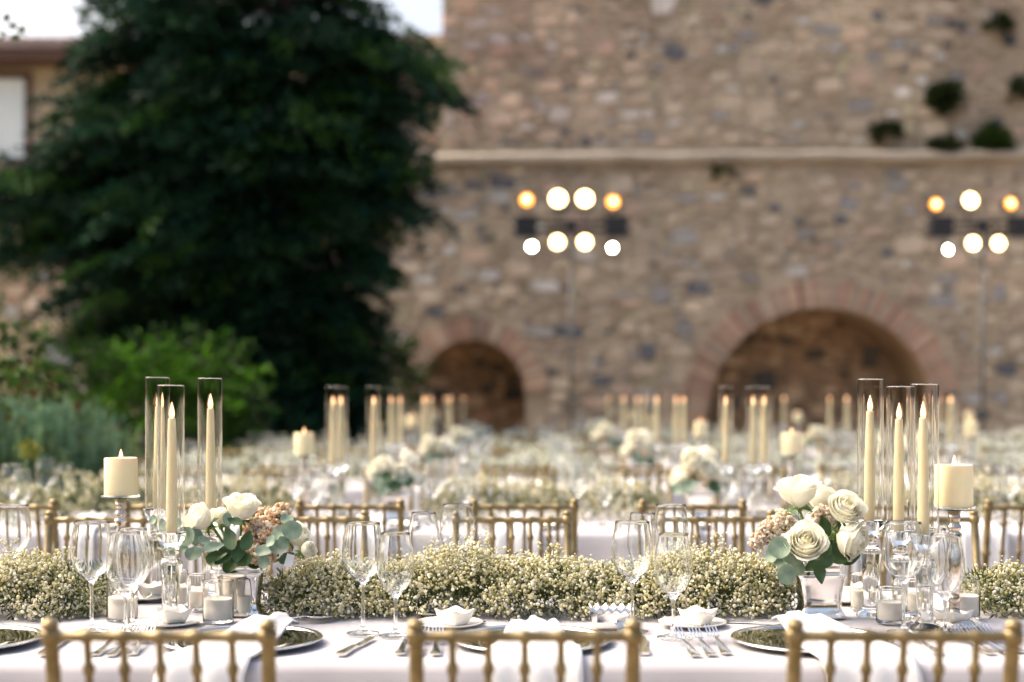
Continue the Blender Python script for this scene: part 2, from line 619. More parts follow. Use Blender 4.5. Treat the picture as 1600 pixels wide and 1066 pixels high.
BRICK_COLS = [((0.36, 0.225, 0.165), 4), ((0.43, 0.28, 0.20), 4), ((0.46, 0.34, 0.25), 3), ((0.27, 0.18, 0.14), 2), ((0.33, 0.29, 0.23), 2)]
for ai, a in enumerate(ARCHES):
    lx, r0, r1 = a['cx'] - WO.x, a['r'], a['r'] + a['ring']
    m = MB()
    N = 40
    vs, fs = [], []
    prof = [(-r0, -a['cz'] - 0.05)] + [(-r0 * math.cos(t), r0 * math.sin(t)) for t in np.linspace(0, math.pi, N)] + [(r0, -a['cz'] - 0.05)]
    for px, pz in prof:
        vs += [(lx + px, -0.005, a['cz'] + pz), (lx + px, a['depth'], a['cz'] + pz)]
    for i in range(len(prof) - 1):
        fs.append((2 * i, 2 * i + 1, 2 * i + 3, 2 * i + 2))
    m.add(vs, fs)
    m.build('arch_vault', 'niche', wall)
    m = MB()
    m.box((lx, a['depth'] + 0.05, a['cz'] / 2 + r0 / 2), (2 * r0 + 0.2, 0.1, a['cz'] + r0 + 0.2))
    niche = m.build('niche_back_wall', 'niche', wall, smooth=False)
    st = MB()
    for cx, cz, w, h in courses(rng, a['cx'] - r0, a['cx'] + r0, 0, a['cz'] + r0, 0.34):
        if math.hypot(cx - a['cx'], max(0, cz - a['cz'])) < r0 - 0.02:
            c = stone_col(rng, [((0.46, 0.31, 0.20), 5), ((0.56, 0.41, 0.28), 5), ((0.32, 0.22, 0.16), 3), ((0.10, 0.10, 0.10), 4), ((0.66, 0.52, 0.37), 3)])
            vs, fs = stone_geo(rng, cx - WO.x, cz, w, h, a['depth'], rng.uniform(0.02, 0.05))
            st.add(vs, fs, c)
    o = st.build('niche_stonework', 'stone', niche, smooth=False, tint=True)
    o['kind'] = 'stuff'
    ring = MB()
    vs, fs = [], []
    for i in range(49):
        t = math.pi * i / 48
        for rr in (r0 + 0.004, r1 + 0.01):
            vs.append((lx - rr * math.cos(t), -0.012, a['cz'] + rr * math.sin(t)))
    for i in range(48):
        fs.append((2 * i, 2 * i + 1, 2 * i + 3, 2 * i + 2))
    arch = ring.add(vs, fs).build('brick_arch', 'mortar', wall, smooth=False)
    for i in range(a['n']):
        t0 = math.pi * (i + 0.1) / a['n']
        t1 = math.pi * (i + 0.9) / a['n']
        k = rng.uniform(-0.02, 0.02)
        yb, yf = 0.0, -0.035 - rng.uniform(0, 0.02)
        ri, ro = r0 - 0.01 + rng.uniform(-0.012, 0.006), r1 + k
        b = MB()
        ps = [(ri, t0), (ro, t0), (ro, t1), (ri, t1)]
        mx, mz = lx - (ri + ro) / 2 * math.cos((t0 + t1) / 2), a['cz'] + (ri + ro) / 2 * math.sin((t0 + t1) / 2)
        vv = [(lx - q * math.cos(t) - mx, y, a['cz'] + q * math.sin(t) - mz) for y in (yb, yf) for q, t in ps]
        b.add(vv, [(4, 5, 6, 7), (0, 1, 5, 4), (1, 2, 6, 5), (2, 3, 7, 6), (3, 0, 4, 7)], stone_col(rng, BRICK_COLS))
        b.build('brick', 'brick', arch, (mx, 0, mz), smooth=False, tint=True)


# ------------------------------------------------------------------ leaves in bulk
def leaf_quads(P, A, Nrm, L, W):
    """rhombic leaves: base P, axis A, normal Nrm (arrays), lengths, widths -> verts, faces"""
    A = A / np.linalg.norm(A, axis=1, keepdims=True)
    S = np.cross(A, Nrm)
    S /= np.linalg.norm(S, axis=1, keepdims=True) + 1e-9
    L = L[:, None]
    W = W[:, None]
    fold = np.cross(S, A) * W * 0.25
    V = np.stack([P, P + A * L * 0.45 + S * W * 0.5 + fold, P + A * L, P + A * L * 0.45 - S * W * 0.5 + fold], axis=1).reshape(-1, 3)
    n = len(P)
    F = (np.arange(n) * 4)[:, None] + np.array([[0, 1, 2, 3]])
    return V, F


def sprays(rng, C, D, per, length, width, leaf_l, leaf_w, flat=0.5):
    """fans of leaves: centre C, direction D"""
    n = len(C)
    D = D / np.linalg.norm(D, axis=1, keepdims=True)
    up = np.array([[0, 0, 1.0]]) + rng.normal(0, 0.25, (n, 3))
    S = np.cross(D, up)
    S /= np.linalg.norm(S, axis=1, keepdims=True) + 1e-9
    U = np.cross(S, D)
    t = rng.random((n, per))
    s = rng.uniform(-1, 1, (n, per)) * (1.0 - 0.6 * t)
    P = (C[:, None] + D[:, None] * (t * length)[..., None] + S[:, None] * (s * width)[..., None]
         + U[:, None] * (rng.normal(0, 0.05, (n, per)) * length - 0.25 * length * t * t)[..., None])
    A = D[:, None] * 0.8 + S[:, None] * (s * 1.1)[..., None] + rng.normal(0, 0.35, (n, per, 3))
    Nn = U[:, None] * flat + rng.normal(0, 0.5, (n, per, 3))
    P, A, Nn = P.reshape(-1, 3), A.reshape(-1, 3), Nn.reshape(-1, 3)
    k = len(P)
    return leaf_quads(P, A, Nn, leaf_l * rng.uniform(0.6, 1.3, k), leaf_w * rng.uniform(0.6, 1.3, k))


def ellipsoid_sprays(rng, cen, rad, n, shell=0.55):
    d = rng.normal(0, 1, (n, 3))
    d /= np.linalg.norm(d, axis=1, keepdims=True)
    q = shell + (1 - shell) * rng.random(n) ** 0.6
    C = np.array(cen) + d * q[:, None] * np.array(rad)
    D = d * np.array([1, 1, 0.35]) + rng.normal(0, 0.3, (n, 3)) + np.array([0, 0, -0.12])
    return C, D


def tint_per(rng, n_spray, per, cols, jit=0.2):
    cols = np.array(cols)
    c = cols[rng.integers(0, len(cols), n_spray)] * rng.uniform(1 - jit, 1 + jit, (n_spray, 1))
    return np.repeat(np.repeat(c, per, axis=0), 4, axis=0)


# ------------------------------------------------------------------ the big dark evergreen
TY = 13.6
tree = tag(empty('evergreen_tree', (at(430, 0, TY).x, TY, 0)), 'huge dark evergreen tree with layered drooping boughs beside the wall', 'tree')
TO = np.array(tree.location)
K = TY / F_PX


def pe(x, y, rx, ry, n, shell=0.4):
    return np.array(at(x, y, TY)) - TO, (rx * K, rx * K * 0.7, ry * K), n, shell


def reach(tab, z):
    return float(np.interp(z, [q[0] for q in tab], [q[1] for q in tab]))


LEFT = [(0.3, 0.8), (1.2, 1.3), (1.7, 1.9), (2.1, 2.25), (2.5, 2.65), (3.2, 2.9), (3.7, 2.45), (4.0, 2.1), (4.7, 2.0), (5.1, 1.85), (5.6, 1.5), (6.2, 1.0)]
RIGHT = [(0.3, 0.9), (1.6, 0.9), (2.2, 1.0), (2.5, 1.15), (2.9, 1.25), (3.33, 1.6), (3.8, 1.6), (4.25, 2.05), (4.7, 1.5), (5.0, 0.85), (5.6, 0.6), (6.2, 0.3)]
rngn = np.random.default_rng(5)
Cs, Ds = [], []
limbs = []
NB = 215
EXTRA = [(rngn.uniform(2.45, 3.5), rngn.uniform(0.86, 1.14) * math.pi, rngn.uniform(1.9, 2.95)) for _ in range(34)]
EXTRA += [(rngn.uniform(3.5, 5.0), rngn.uniform(0.85, 1.15) * math.pi, rngn.uniform(1.4, 2.2)) for _ in range(6)]
EXTRA += [(rngn.uniform(3.95, 4.5), rngn.uniform(-0.13, 0.10) * math.pi, rngn.uniform(1.4, 1.9)) for _ in range(5)]
EXTRA += [(rngn.uniform(2.9, 3.8), rngn.uniform(-0.15, 0.12) * math.pi, rngn.uniform(1.2, 1.6)) for _ in range(9)]
EXTRA += [(rngn.uniform(1.5, 2.5), rngn.uniform(0.85, 1.15) * math.pi, rngn.uniform(1.4, 2.1)) for _ in range(14)]
for i in range(NB + len(EXTRA)):
    z1 = 0.45 + 5.6 * (i + rngn.random()) / NB if i < NB else EXTRA[i - NB][0]        # height of the tip
    phi = rngn.uniform(0, 2 * math.pi) if i % 5 < 3 else rngn.uniform(0.62, 1.38) * math.pi
    if i >= NB:
        phi = EXTRA[i - NB][1]
    cx_, sy_ = math.cos(phi), math.sin(phi)
    side = reach(LEFT, z1) if cx_ < 0 else reach(RIGHT, z1)
    Lb = (abs(cx_) * side + (1 - abs(cx_)) * min(side, 1.5)) * rngn.uniform(0.72, 1.03)
    if i >= NB:
        Lb = EXTRA[i - NB][2]
    z0 = max(0.2, z1 - rngn.uniform(-0.25, 0.35))
    d = np.array([cx_, sy_ * 0.8, 0.0])
    n = int(6 + Lb * 5.0)
    t = rngn.uniform(0.30, 1.0, n)
    lat = np.array([-sy_, cx_ * 0.8, 0])
    C = d * (Lb * t)[:, None] + lat * (rngn.normal(0, 0.17, n) * (0.5 + 0.5 * t))[:, None]
    C[:, 2] = z0 + (z1 - z0) * t + 0.22 * np.sin(t * math.pi) - 0.10 * t * t + rngn.normal(0, 0.05, n)
    D = d * 1.0 + lat * rngn.normal(0, 0.5, n)[:, None] + np.array([0, 0, -0.15]) + rngn.normal(0, 0.15, (n, 3))
    Cs.append(C - d * 0.25)
    Ds.append(D)
    if i % 6 == 0:
        limbs.append([(0, 0, z0 - 0.1), tuple(d * Lb * 0.5 + np.array([0, 0, (z0 + z1) / 2 + 0.18])), tuple(d * Lb * 0.9 + np.array([0, 0, z1 - 0.05]))])
for c, rad, n, sh in [pe(450, 340, 120, 290, 380), pe(430, 590, 140, 140, 330), pe(470, 150, 110, 120, 120), pe(500, 650, 70, 60, 70), pe(340, 330, 100, 130, 80)]:
    C, D = ellipsoid_sprays(rngn, c, rad, n, sh)
    keep = C[:, 2] > 0.15
    Cs.append(C[keep])
    Ds.append(D[keep])
Cs, Ds = np.concatenate(Cs), np.concatenate(Ds)
PER = 64
V, F = sprays(rngn, Cs, Ds, PER, 0.46, 0.20, 0.085, 0.036)
T = tint_per(rngn, len(Cs), PER, [(0.008, 0.030, 0.014), (0.014, 0.055, 0.026), (0.010, 0.048, 0.032), (0.028, 0.080, 0.014), (0.005, 0.020, 0.010)])
add_obj('crown', np_mesh('crown', V, F, T), 'dark_foliage', tree)['kind'] = 'stuff'
m = MB()
m.tube([(0, 0, 0), (0.03, 0, 0.8), (-0.02, 0.03, 2.2), (0.05, 0, 3.8), (0.1, 0, 5.4)], [0.22, 0.17, 0.14, 0.10, 0.04], 10)
m.build('trunk', 'bark', tree)
for pts in limbs:
    MB().tube(pts, [0.05, 0.03, 0.008], 7).build('limb', 'bark', tree)


# ------------------------------------------------------------------ shrubs on the left
def shrub(name, label, Y, lob, cols, per, length, width, ll, lw, seed, base_px, flat=0.4, material='bright_foliage', cat='shrub'):
    base = at(base_px, 0, Y)
    t = tag(empty(name, (base.x, Y, 0)), label, cat)
    rg = np.random.default_rng(seed)
    k = Y / F_PX
    C_, D_ = [], []
    stems = MB()
    for x, y, rx, ry, n in lob:
        c = np.array(at(x, y, Y)) - np.array((base.x, Y, 0))
        C, D = ellipsoid_sprays(rg, c, (rx * k, rx * k * 0.6, ry * k), n, 0.4)
        D[:, 2] += 0.5
        kp = C[:, 2] > 0.05
        C_.append(C[kp])
        D_.append(D[kp])
        stems.tube([(c[0] * 0.3, 0, 0), (c[0] * 0.8, c[1] * 0.5, c[2] * 0.6), tuple(c)], [0.02, 0.014, 0.005], 6)
    C_, D_ = np.concatenate(C_), np.concatenate(D_)
    V, F = sprays(rg, C_, D_, per, length, width, ll, lw, flat)
    add_obj('foliage', np_mesh('foliage', V, F, tint_per(rg, len(C_), per, cols, 0.3)), material, t)['kind'] = 'stuff'
    stems.build('stems', 'bark', t)
    return t


GREEN = [(0.042, 0.13, 0.004), (0.07, 0.19, 0.006), (0.025, 0.08, 0.004), (0.010, 0.03, 0.003)]
shrub('leafy_shrub', 'bright green leafy shrub below the dark tree, left of it', 10.6,
      [(90, 620, 80, 40, 44), (190, 615, 80, 42, 56), (265, 605, 60, 42, 50), (325, 625, 40, 42, 26), (190, 680, 170, 45, 90), (20, 560, 40, 45, 14), (300, 680, 60, 50, 34), (120, 575, 26, 26, 6), (285, 572, 24, 24, 7)],
      GREEN, 34, 0.36, 0.12, 0.06, 0.026, 31, 210)
shrub('low_shrub', 'small lime green shrub at the foot of the tree near the small arch', 14.6,
      [(590, 590, 55, 42, 60), (560, 640, 60, 50, 60), (480, 600, 30, 30, 16)], [(0.06, 0.13, 0.015), (0.04, 0.09, 0.012), (0.02, 0.05, 0.01)], 34, 0.3, 0.14, 0.07, 0.03, 32, 570)

# grey-green feathery bush: upright shoots
GY = 7.6
gb = tag(empty('feathery_bush', (at(70, 0, GY).x, GY, 0)), 'grey-green feathery bush of upright shoots at the left edge', 'bush')
rg = np.random.default_rng(44)
n = 900
bx = rg.uniform(-0.62, 0.45, n)
by = rg.uniform(-0.35, 0.35, n)
top = (CAM_Z + 0.01) - 0.05 * rg.random(n) - 0.42 * np.clip((bx - 0.05) / 0.4, 0, 1) ** 2 - rg.random(n) ** 2 * 0.35
lean = np.c_[bx * 0.25 + rg.normal(0, 0.07, n), by * 0.3 + rg.normal(0, 0.06, n), np.ones(n)]
lean /= np.linalg.norm(lean, axis=1, keepdims=True)
per = 60
tt = rg.random((n, per)) ** 0.7
P = np.stack([bx, by, np.zeros(n)], 1)[:, None] * 0.8 + lean[:, None] * (tt * top[:, None])[..., None]
ang = rg.uniform(0, 2 * math.pi, (n, per))
A = lean[:, None] * 1.0 + np.stack([np.cos(ang), np.sin(ang), np.zeros_like(ang)], -1) * 0.55
V, F = leaf_quads(P.reshape(-1, 3), A.reshape(-1, 3), rg.normal(0, 1, (n * per, 3)), rg.uniform(0.035, 0.07, n * per), rg.uniform(0.006, 0.011, n * per))
T = tint_per(rg, n, per, [(0.085, 0.17, 0.10), (0.14, 0.25, 0.15), (0.03, 0.065, 0.038), (0.11, 0.18, 0.07)], 0.3)
add_obj('shoots', np_mesh('shoots', V, F, T), 'bright_foliage', gb)['kind'] = 'stuff'
m = MB()
for i in range(0, n, 4):
    p = Vector((bx[i] * 0.8, by[i] * 0.8, 0))
    m.tube([p, p + Vector(lean[i]) * float(top[i]) * 0.9], [0.004, 0.002], 4)
m.build('stems', 'rose_stem', gb)['kind'] = 'stuff'

# yellow umbel on a thin stalk
UYY = 5.35
p0, p1 = at(22, 800, UYY), at(46, 702, UYY)
um = tag(empty('umbel_plant', (p0.x, UYY, 0)), 'yellow-green flower head on a thin arching stalk at far left', 'plant')
b = Vector((p0.x, UYY, 0))
m = MB()
m.tube([(0.0, 0, 0), (p0 - b) * 0.6, p0 - b, (p0 - b).lerp(p1 - b, 0.55) + Vector((0.006, 0, 0.01)), p1 - b], [0.006, 0.005, 0.004, 0.003, 0.003], 6)
m.build('stalk', 'rose_stem', um)
rg = np.random.default_rng(8)
n = 260
d = rg.normal(0, 1, (n, 3))
C = np.array(p1 - b) + d * np.array([0.015, 0.015, 0.013])
V, F = leaf_quads(C, d + rg.normal(0, 0.4, (n, 3)), rg.normal(0, 1, (n, 3)), rg.uniform(0.008, 0.018, n), rg.uniform(0.006, 0.011, n))
add_obj('flower_head', np_mesh('flower_head', V, F, tint_per(rg, n, 1, [(0.20, 0.24, 0.03), (0.14, 0.20, 0.025), (0.24, 0.22, 0.04)])), 'bright_foliage', um)

# small maple leaning in from the left
MY = 6.2
mo = Vector((at(-260, 0, MY).x, MY, 0))
mp = tag(empty('maple_tree', mo), 'young maple with reddish lobed leaves reaching in at the left edge', 'tree')
m = MB()
m.tube([(0, 0, 0), (0.03, 0, 0.9), (0.0, 0, 1.8), (0.08, 0, 2.9)], [0.035, 0.03, 0.024, 0.012], 8)
m.build('trunk', 'bark', mp)
rg = np.random.default_rng(77)
twig_ends = [(at(40, 570, MY), 26, 0.10), (at(15, 530, MY), 22, 0.09), (at(62, 610, MY), 16, 0.07), (at(10, 605, MY), 22, 0.10), (at(22, 38, MY), 4, 0.022), (at(4, 62, MY), 3, 0.02), (at(-20, 560, MY), 20, 0.1)]
lv, lc = [], []
for e, cnt, spread in twig_ends:
    e = e - mo
    s = Vector((0.02, 0, max(0.6, e.z - 0.25)))
    mid = (s + e) / 2 + Vector((0, 0, 0.06))
    MB().tube([s, mid, e], [0.008, 0.005, 0.002], 5).build('twig', 'bark', mp)
    for i in range(cnt):
        c = np.array(e) + rg.normal(0, 1, 3) * np.array([spread, spread, spread * 0.7])
        ax = np.array([rg.normal(0.35, 0.4), rg.normal(0, 0.4), -0.55 + rg.normal(0, 0.3)])
        ax /= np.linalg.norm(ax)
        nn = np.array([rg.normal(0, 0.5), -0.8, 0.5 + rg.normal(0, 0.3)])
        sd_ = np.cross(ax, nn)
        sd_ /= np.linalg.norm(sd_)
        col = [(0.03, 0.06, 0.008), (0.045, 0.08, 0.01), (0.015, 0.028, 0.006), (0.07, 0.035, 0.012), (0.055, 0.055, 0.01), (0.02, 0.04, 0.006)][rg.integers(0, 6)]
        for a_, l_ in ((-70, 0.026), (-35, 0.038), (0, 0.046), (35, 0.038), (70, 0.026)):
            dd = ax * math.cos(RAD(a_)) + sd_ * math.sin(RAD(a_))
            lv.append((c, dd, np.cross(ax, sd_), l_, 0.012))
            lc.append(col)
V, F = leaf_quads(np.array([q[0] for q in lv]), np.array([q[1] for q in lv]), np.array([q[2] for q in lv]), np.array([q[3] for q in lv]), np.array([q[4] for q in lv]))
add_obj('leaves', np_mesh('leaves', V, F, np.repeat(np.array(lc), 4, axis=0)), 'bright_foliage', mp)['kind'] = 'stuff'

# tufts growing from the wall
for px, py, rx, ry, Yt, lab in ((1476, 150, 24, 26, 18.15, 'round dark green tuft growing high on the upper wall'),
                                (1385, 204, 24, 12, 18.15, 'small flat tuft on the upper wall just above the ledge'),
                                (1552, 222, 28, 24, 18.05, 'bright green tuft growing on the ledge at right'),
                                (1480, 228, 26, 10, 18.05, 'low dark tuft lying along the ledge at right'),
                                (1594, 140, 10, 16, 18.15, 'dark tuft on the upper wall at the right edge'),
                                (1560, 38, 14, 12, 18.15, 'small dark tuft near the top right of the wall'),
                                (1130, 270, 6, 4, 17.93, 'tiny green tuft hanging under the middle of the ledge')):
    c = at(px, py, Yt)
    t = tag(empty('wall_plant', c), lab, 'plant', 'plants growing from the stone wall')
    rg = np.random.default_rng(px)
    k = Yt / F_PX
    n = int(4 + rx * ry * 0.14)
    C, D = ellipsoid_sprays(rg, (0, 0, 0), (rx * k * 0.8, 0.12, ry * k * 0.8), n, 0.2)
    D = D + np.array([0, -0.6, 0.2])
    V, F = sprays(rg, C, D, 40, 0.12, 0.08, 0.05, 0.028)
    cols = [(0.05, 0.10, 0.02), (0.03, 0.06, 0.012)] if 'bright' in lab else [(0.025, 0.045, 0.012), (0.016, 0.028, 0.009), (0.045, 0.07, 0.018)]
    add_obj('foliage', np_mesh('foliage', V, F, tint_per(rg, n, 40, cols)), 'bright_foliage', t)['kind'] = 'stuff'
    MB().tube([(0, 0.12, -0.02), (0, -0.05, 0)], [0.01, 0.006], 5).build('stem', 'bark', t)

# ------------------------------------------------------------------ the house behind the tree
BY = 21.0
KB = BY / F_PX
hx0, hx1 = at(-260, 0, BY).x, at(420, 0, BY).x
hz = at(0, 105, BY).z
HO = Vector(((hx0 + hx1) / 2, BY, 0))
house = tag(empty('house', HO), 'ochre plastered house with stone lower storey and brown eaves behind the tree', 'house')
zs = at(0, 372, BY).z


def hb(x0, x1, y0, y1, z0, z1, name, material, parent=None):
    m = MB()
    m.box(((x0 + x1) / 2 - HO.x, (y0 + y1) / 2, (z0 + z1) / 2), (x1 - x0, y1 - y0, z1 - z0))
    return m.build(name, material, parent or house, smooth=False)


hb(hx0, hx1, 0, 5, zs, hz + 0.35, 'upper_wall', 'stucco')
hb(hx0, hx1, -0.03, 5, 0, zs - 0.004, 'lower_wall', 'mortar')
hb(hx0 - 0.3, hx1 + 0.3, -0.55, 0.1, hz, hz + 0.14, 'eave_board', 'brown_wood')
hb(hx0 - 0.3, hx1 + 0.3, -0.60, -0.5, hz + 0.15, hz + 0.27, 'gutter', 'gutter')
m = MB()
L = hx1 - hx0 + 0.6
m.add([(-L / 2, -0.55, hz + 0.25), (L / 2, -0.55, hz + 0.25), (L / 2, 2.6, hz + 1.0), (-L / 2, 2.6, hz + 1.0), (L / 2, 5.3, hz + 0.25), (-L / 2, 5.3, hz + 0.25)], [(0, 1, 2, 3), (3, 2, 4, 5)])
roof = m.build('roof', 'roof_tile', house, smooth=False)
tile = MB()
vs, fs = [], []
for j in range(5):
    yy = j * 0.66 - 0.58
    zz = hz + 0.25 + (yy + 0.55) * 0.238
    for i in range(5):
        t = math.pi * i / 4
        vs.append((-0.085 * math.cos(t), yy, zz + 0.06 * math.sin(t)))
for j in range(4):
    for i in range(4):
        fs.append((j * 5 + i, j * 5 + i + 1, j * 5 + i + 6, j * 5 + i + 5))
fs.append((0, 1, 2, 3, 4))
tile_me = tile.add(vs, fs).mesh('tile', True)
x = -L / 2 + 0.1
while x < L / 2:
    add_obj('roof_tile', tile_me, 'roof_tile', roof, (x, 0, 0))
    x += 0.2
for wx0, wx1, wy0, wy1 in ((-70, 42, 124, 248), (150, 226, 160, 228), (300, 360, 170, 235)):
    a, b = at(wx0, wy1, BY), at(wx1, wy0, BY)
    fr = MB()
    cx, cz, w, h = (a.x + b.x) / 2 - HO.x, (a.z + b.z) / 2, b.x - a.x, b.z - a.z
    for q in ((-1, 0), (1, 0)):
        fr.box((cx + q[0] * (w / 2 + 0.035), -0.05, cz), (0.07, 0.1, h + 0.14))
    for q in (-1, 1):
        fr.box((cx, -0.052, cz + q * (h / 2 + 0.035)), (w, 0.1, 0.07))
    fr.box((cx, -0.04, cz), (0.04, 0.06, h))
    win = fr.build('window', 'brown_wood', house, smooth=False)
    for q in (-1, 1):
        MB().box((cx + q * (w / 4 + 0.008), -0.02, cz), (w / 2 - 0.03, 0.01, h)).build('pane', 'pane', win, smooth=False)
    MB().box((cx, -0.08, cz - h / 2 - 0.11), (w + 0.24, 0.2, 0.07)).build('sill', 'gutter', win, smooth=False)
rng = random.Random(5)
hs = MB()
for cx, cz, w, h in courses(rng, hx0, hx1, 0, zs - 0.05, 0.5, 0.14):
    c = stone_col(rng, [((0.46, 0.35, 0.27), 10), ((0.42, 0.29, 0.21), 6), ((0.40, 0.39, 0.38), 5), ((0.25, 0.26, 0.29), 4), ((0.52, 0.43, 0.34), 5)])
    px, py = CX + cx / KB, HY - (cz - CAM_Z) / KB
    if -5 < px < 290 and 360 < py < 585:
        vs, fs = stone_geo(rng, 0, 0, w, h, 0, 0.04)
        MB().add(vs, fs, c).build('stone', 'stone', house, (cx - HO.x, -0.03, cz), smooth=False, tint=True)
    else:
        vs, fs = stone_geo(rng, cx - HO.x, cz, w, h, -0.03, 0.04)
        hs.add(vs, fs, c)
hs.build('stonework', 'stone', house, smooth=False, tint=True)['kind'] = 'stuff'

# ------------------------------------------------------------------ stage lamps on two stands
LY = 15.6


def par_can(parent, p, r, kind, tilt=0.0):
    """lamp housing pointing at the guests (-Y) with a lit lens"""
    q = p - parent.location
    m = MB()
    prof = [(0.0, 0.26), (r * 0.55, 0.25), (r * 0.72, 0.20), (r * 0.85, 0.10), (r * 1.12, 0.03), (r * 1.15, 0.0), (r * 1.05, 0.0), (r * 1.02, 0.02)]
    m.lathe(prof, 20)
    rot = Matrix.Rotation(RAD(-90 + tilt), 4, 'X')
    m.v = [tuple(rot @ Vector(v) + q) for v in m.v]
    can = m.build('lamp_housing', 'black_metal', parent)
    l = MB()
    l.lathe([(0.0, 0.015), (r * 0.6, 0.017), (r * 1.02, 0.022)], 20)
    l.v = [tuple(rot @ Vector(v) + q) for v in l.v]
    l.build('lamp_lens', {'w': 'lamp_white', 'a': 'lamp_amber', 'l': 'lamp_led'}[kind], can)
    if kind == 'a':
        l = MB()
        l.lathe([(0.0, 0.008), (r * 0.22, 0.009), (r * 0.34, 0.0135)], 14)
        l.v = [tuple(rot @ Vector(v) + q + Vector((r * R.uniform(-0.2, 0.3), 0, r * 0.1))) for v in l.v]
        l.build('lamp_bulb', 'lamp_filament', can)
    y = MB()
    s = 1 if q.z > parent['bar_z'] else -1
    for e in (-1, 1):
        y.tube([(q.x + e * r * 1.25, q.y + 0.1, q.z), (q.x + e * r * 1.2, q.y + 0.1, q.z - s * r * 1.6)], 0.008, 5)
    y.tube([(q.x - r * 1.25, q.y + 0.1, q.z - s * r * 1.6), (q.x + r * 1.25, q.y + 0.1, q.z - s * r * 1.6)], 0.008, 5)
    y.tube([(q.x, q.y + 0.1, q.z - s * r * 1.6), (q.x, q.y + 0.1, parent['bar_z'])], 0.01, 5)
    y.build('yoke', 'black_metal', can)


def lamp_stand(px, lamps, label, x0, x1):
    base = at(px, 0, LY)
    t = empty('lamp_stand', (base.x, LY, 0))
    tag(t, label, 'stage lamps', 'stage lamp stands in front of the wall')
    bz = at(0, 350, LY).z
    t['bar_z'] = bz
    k = LY / F_PX
    m = MB()
    m.tube([(0, 0.12, 0.25), (0, 0.12, 1.6), (0, 0.12, bz)], [0.022, 0.018, 0.015], 10)
    m.build('pole', 'grey_metal', t)
    for z, e in ((bz + 0.03, 1), (bz - 0.06, -1)):
        m = MB()
        m.tube([((x0 - px) * k, 0.12, z), ((x1 - px) * k, 0.12, z)], 0.022, 8)
        m.build('crossbar', 'black_metal', t)
    m = MB()
    m.box((0, 0.12, bz - 0.015), (0.12, 0.06, 0.14))
    m.build('clamp', 'black_metal', t, smooth=False)
    for a in (90, 210, 330):
        m = MB()
        m.tube([(0, 0.12, 0.6), (0.6 * math.cos(RAD(a)), 0.12 + 0.6 * math.sin(RAD(a)), 0.02)], 0.016, 6)
        m.build('leg', 'grey_metal', t)
    for lx, ly, r, kind in lamps:
        par_can(t, at(lx, ly, LY), r * k * 0.9, kind)
    # black dimmer boxes between the two rows of lamps
    for bx_ in (x0 + 22, x1 - 22):
        m = MB()
        m.box(((bx_ - px) * k, 0.1, bz - 0.02), (0.24, 0.16, 0.22))
        m.build('dimmer_box', 'black_metal', t, smooth=False)
    return t


lamp_stand(893, [(823, 312, 10, 'a'), (872, 310, 12.5, 'w'), (914, 310, 12, 'w'), (958, 315, 10, 'a'),
                 (831, 385, 6, 'l'), (871, 378, 10.5, 'w'), (914, 378, 10.5, 'w'), (957, 387, 5.3, 'l')],
           'stand with eight lit stage lamps in two rows, between the two arches', 800, 986)
lamp_stand(1541, [(1463, 319, 9, 'a'), (1517, 313, 11, 'w'), (1580, 318, 9, 'a'),
                  (1482, 390, 5, 'l'), (1521, 380, 10, 'w'), (1561, 380, 10, 'w')],
           'stand with lit stage lamps at the right edge, above the large arch', 1452, 1622)

# ------------------------------------------------------------------ tables and cloths
TZ = 0.75
NEAR, FAR_E, PITCH = 2.68, 3.62, 2.55
SP = 0.557
XL, XR = -2.3, 5.3
GC = 3.30          # garland line of the first table


def row_y(r, y):
    return y + PITCH * r


rng = random.Random(3)


def tablecloth(r, x0, x1, y0, y1):
    """cloth over a long table: flat top, soft edges, folds that open towards the floor"""
    cxm, cym = (x0 + x1) / 2, (y0 + y1) / 2
    nx = int((x1 - x0) / (0.013 if r == 0 else 0.03))
    prof = [(0.0, 0.0), (-0.012, -0.004), (-0.02, -0.018), (-0.022, -0.05), (-0.025, -0.12), (-0.03, -0.25), (-0.035, -0.45), (-0.04, -0.735)]
    vs, fs = [], []
    ph = rng.uniform(0, 6)

    def fold(x, depth):
        a = min(1.0, depth / 0.35)
        return a * (0.030 * math.sin(x * 17 + ph + 1.3 * math.sin(x * 2.3)) + 0.012 * math.sin(x * 31 + 2 * math.sin(x * 3.1 + ph)))

    top = 8
    cols = len(prof) * 2 + top - 1
    for i in range(nx + 1):
        x = x0 + (x1 - x0) * i / nx
        line = []
        for dy, dz in reversed(prof):
            line.append((x, y0 + dy + fold(x, -dz), TZ + dz))
        for k in range(1, top):
            y = y0 + (y1 - y0) * k / top
            line.append((x, y, TZ + 0.0014 * math.sin(x * 9 + y * 7) + 0.0012 * math.sin(x * 23 - y * 15) - 0.0025 * math.exp(-(((x + 0.21) % 0.62 - 0.31) / 0.012) ** 2)))
        for dy, dz in prof:
            line.append((x, y1 - dy - fold(x + 2, -dz), TZ + dz))
        n_l = len(line)
        vs += [(p[0] - cxm, p[1] - cym, p[2]) for p in line]
    for i in range(nx):
        for k in range(n_l - 1):
            fs.append((i * n_l + k, (i + 1) * n_l + k, (i + 1) * n_l + k + 1, i * n_l + k + 1))
    # end drops
    for i, s in ((0, -1), (nx, 1)):
        b = i * n_l
        e = len(vs)
        xx = x0 if s < 0 else x1
        for k in range(n_l):
            px, py, pz = vs[b + k]
            vs.append((xx - cxm + s * 0.03, py, 0.015))
        for k in range(n_l - 1):
            q = (b + k, b + k + 1, e + k + 1, e + k)
            fs.append(q if s > 0 else q[::-1])
    m = MB()
    m.add(vs, fs)
    o = m.build('tablecloth', 'cloth', None, (cxm, cym, 0), sharp=50)
    return o


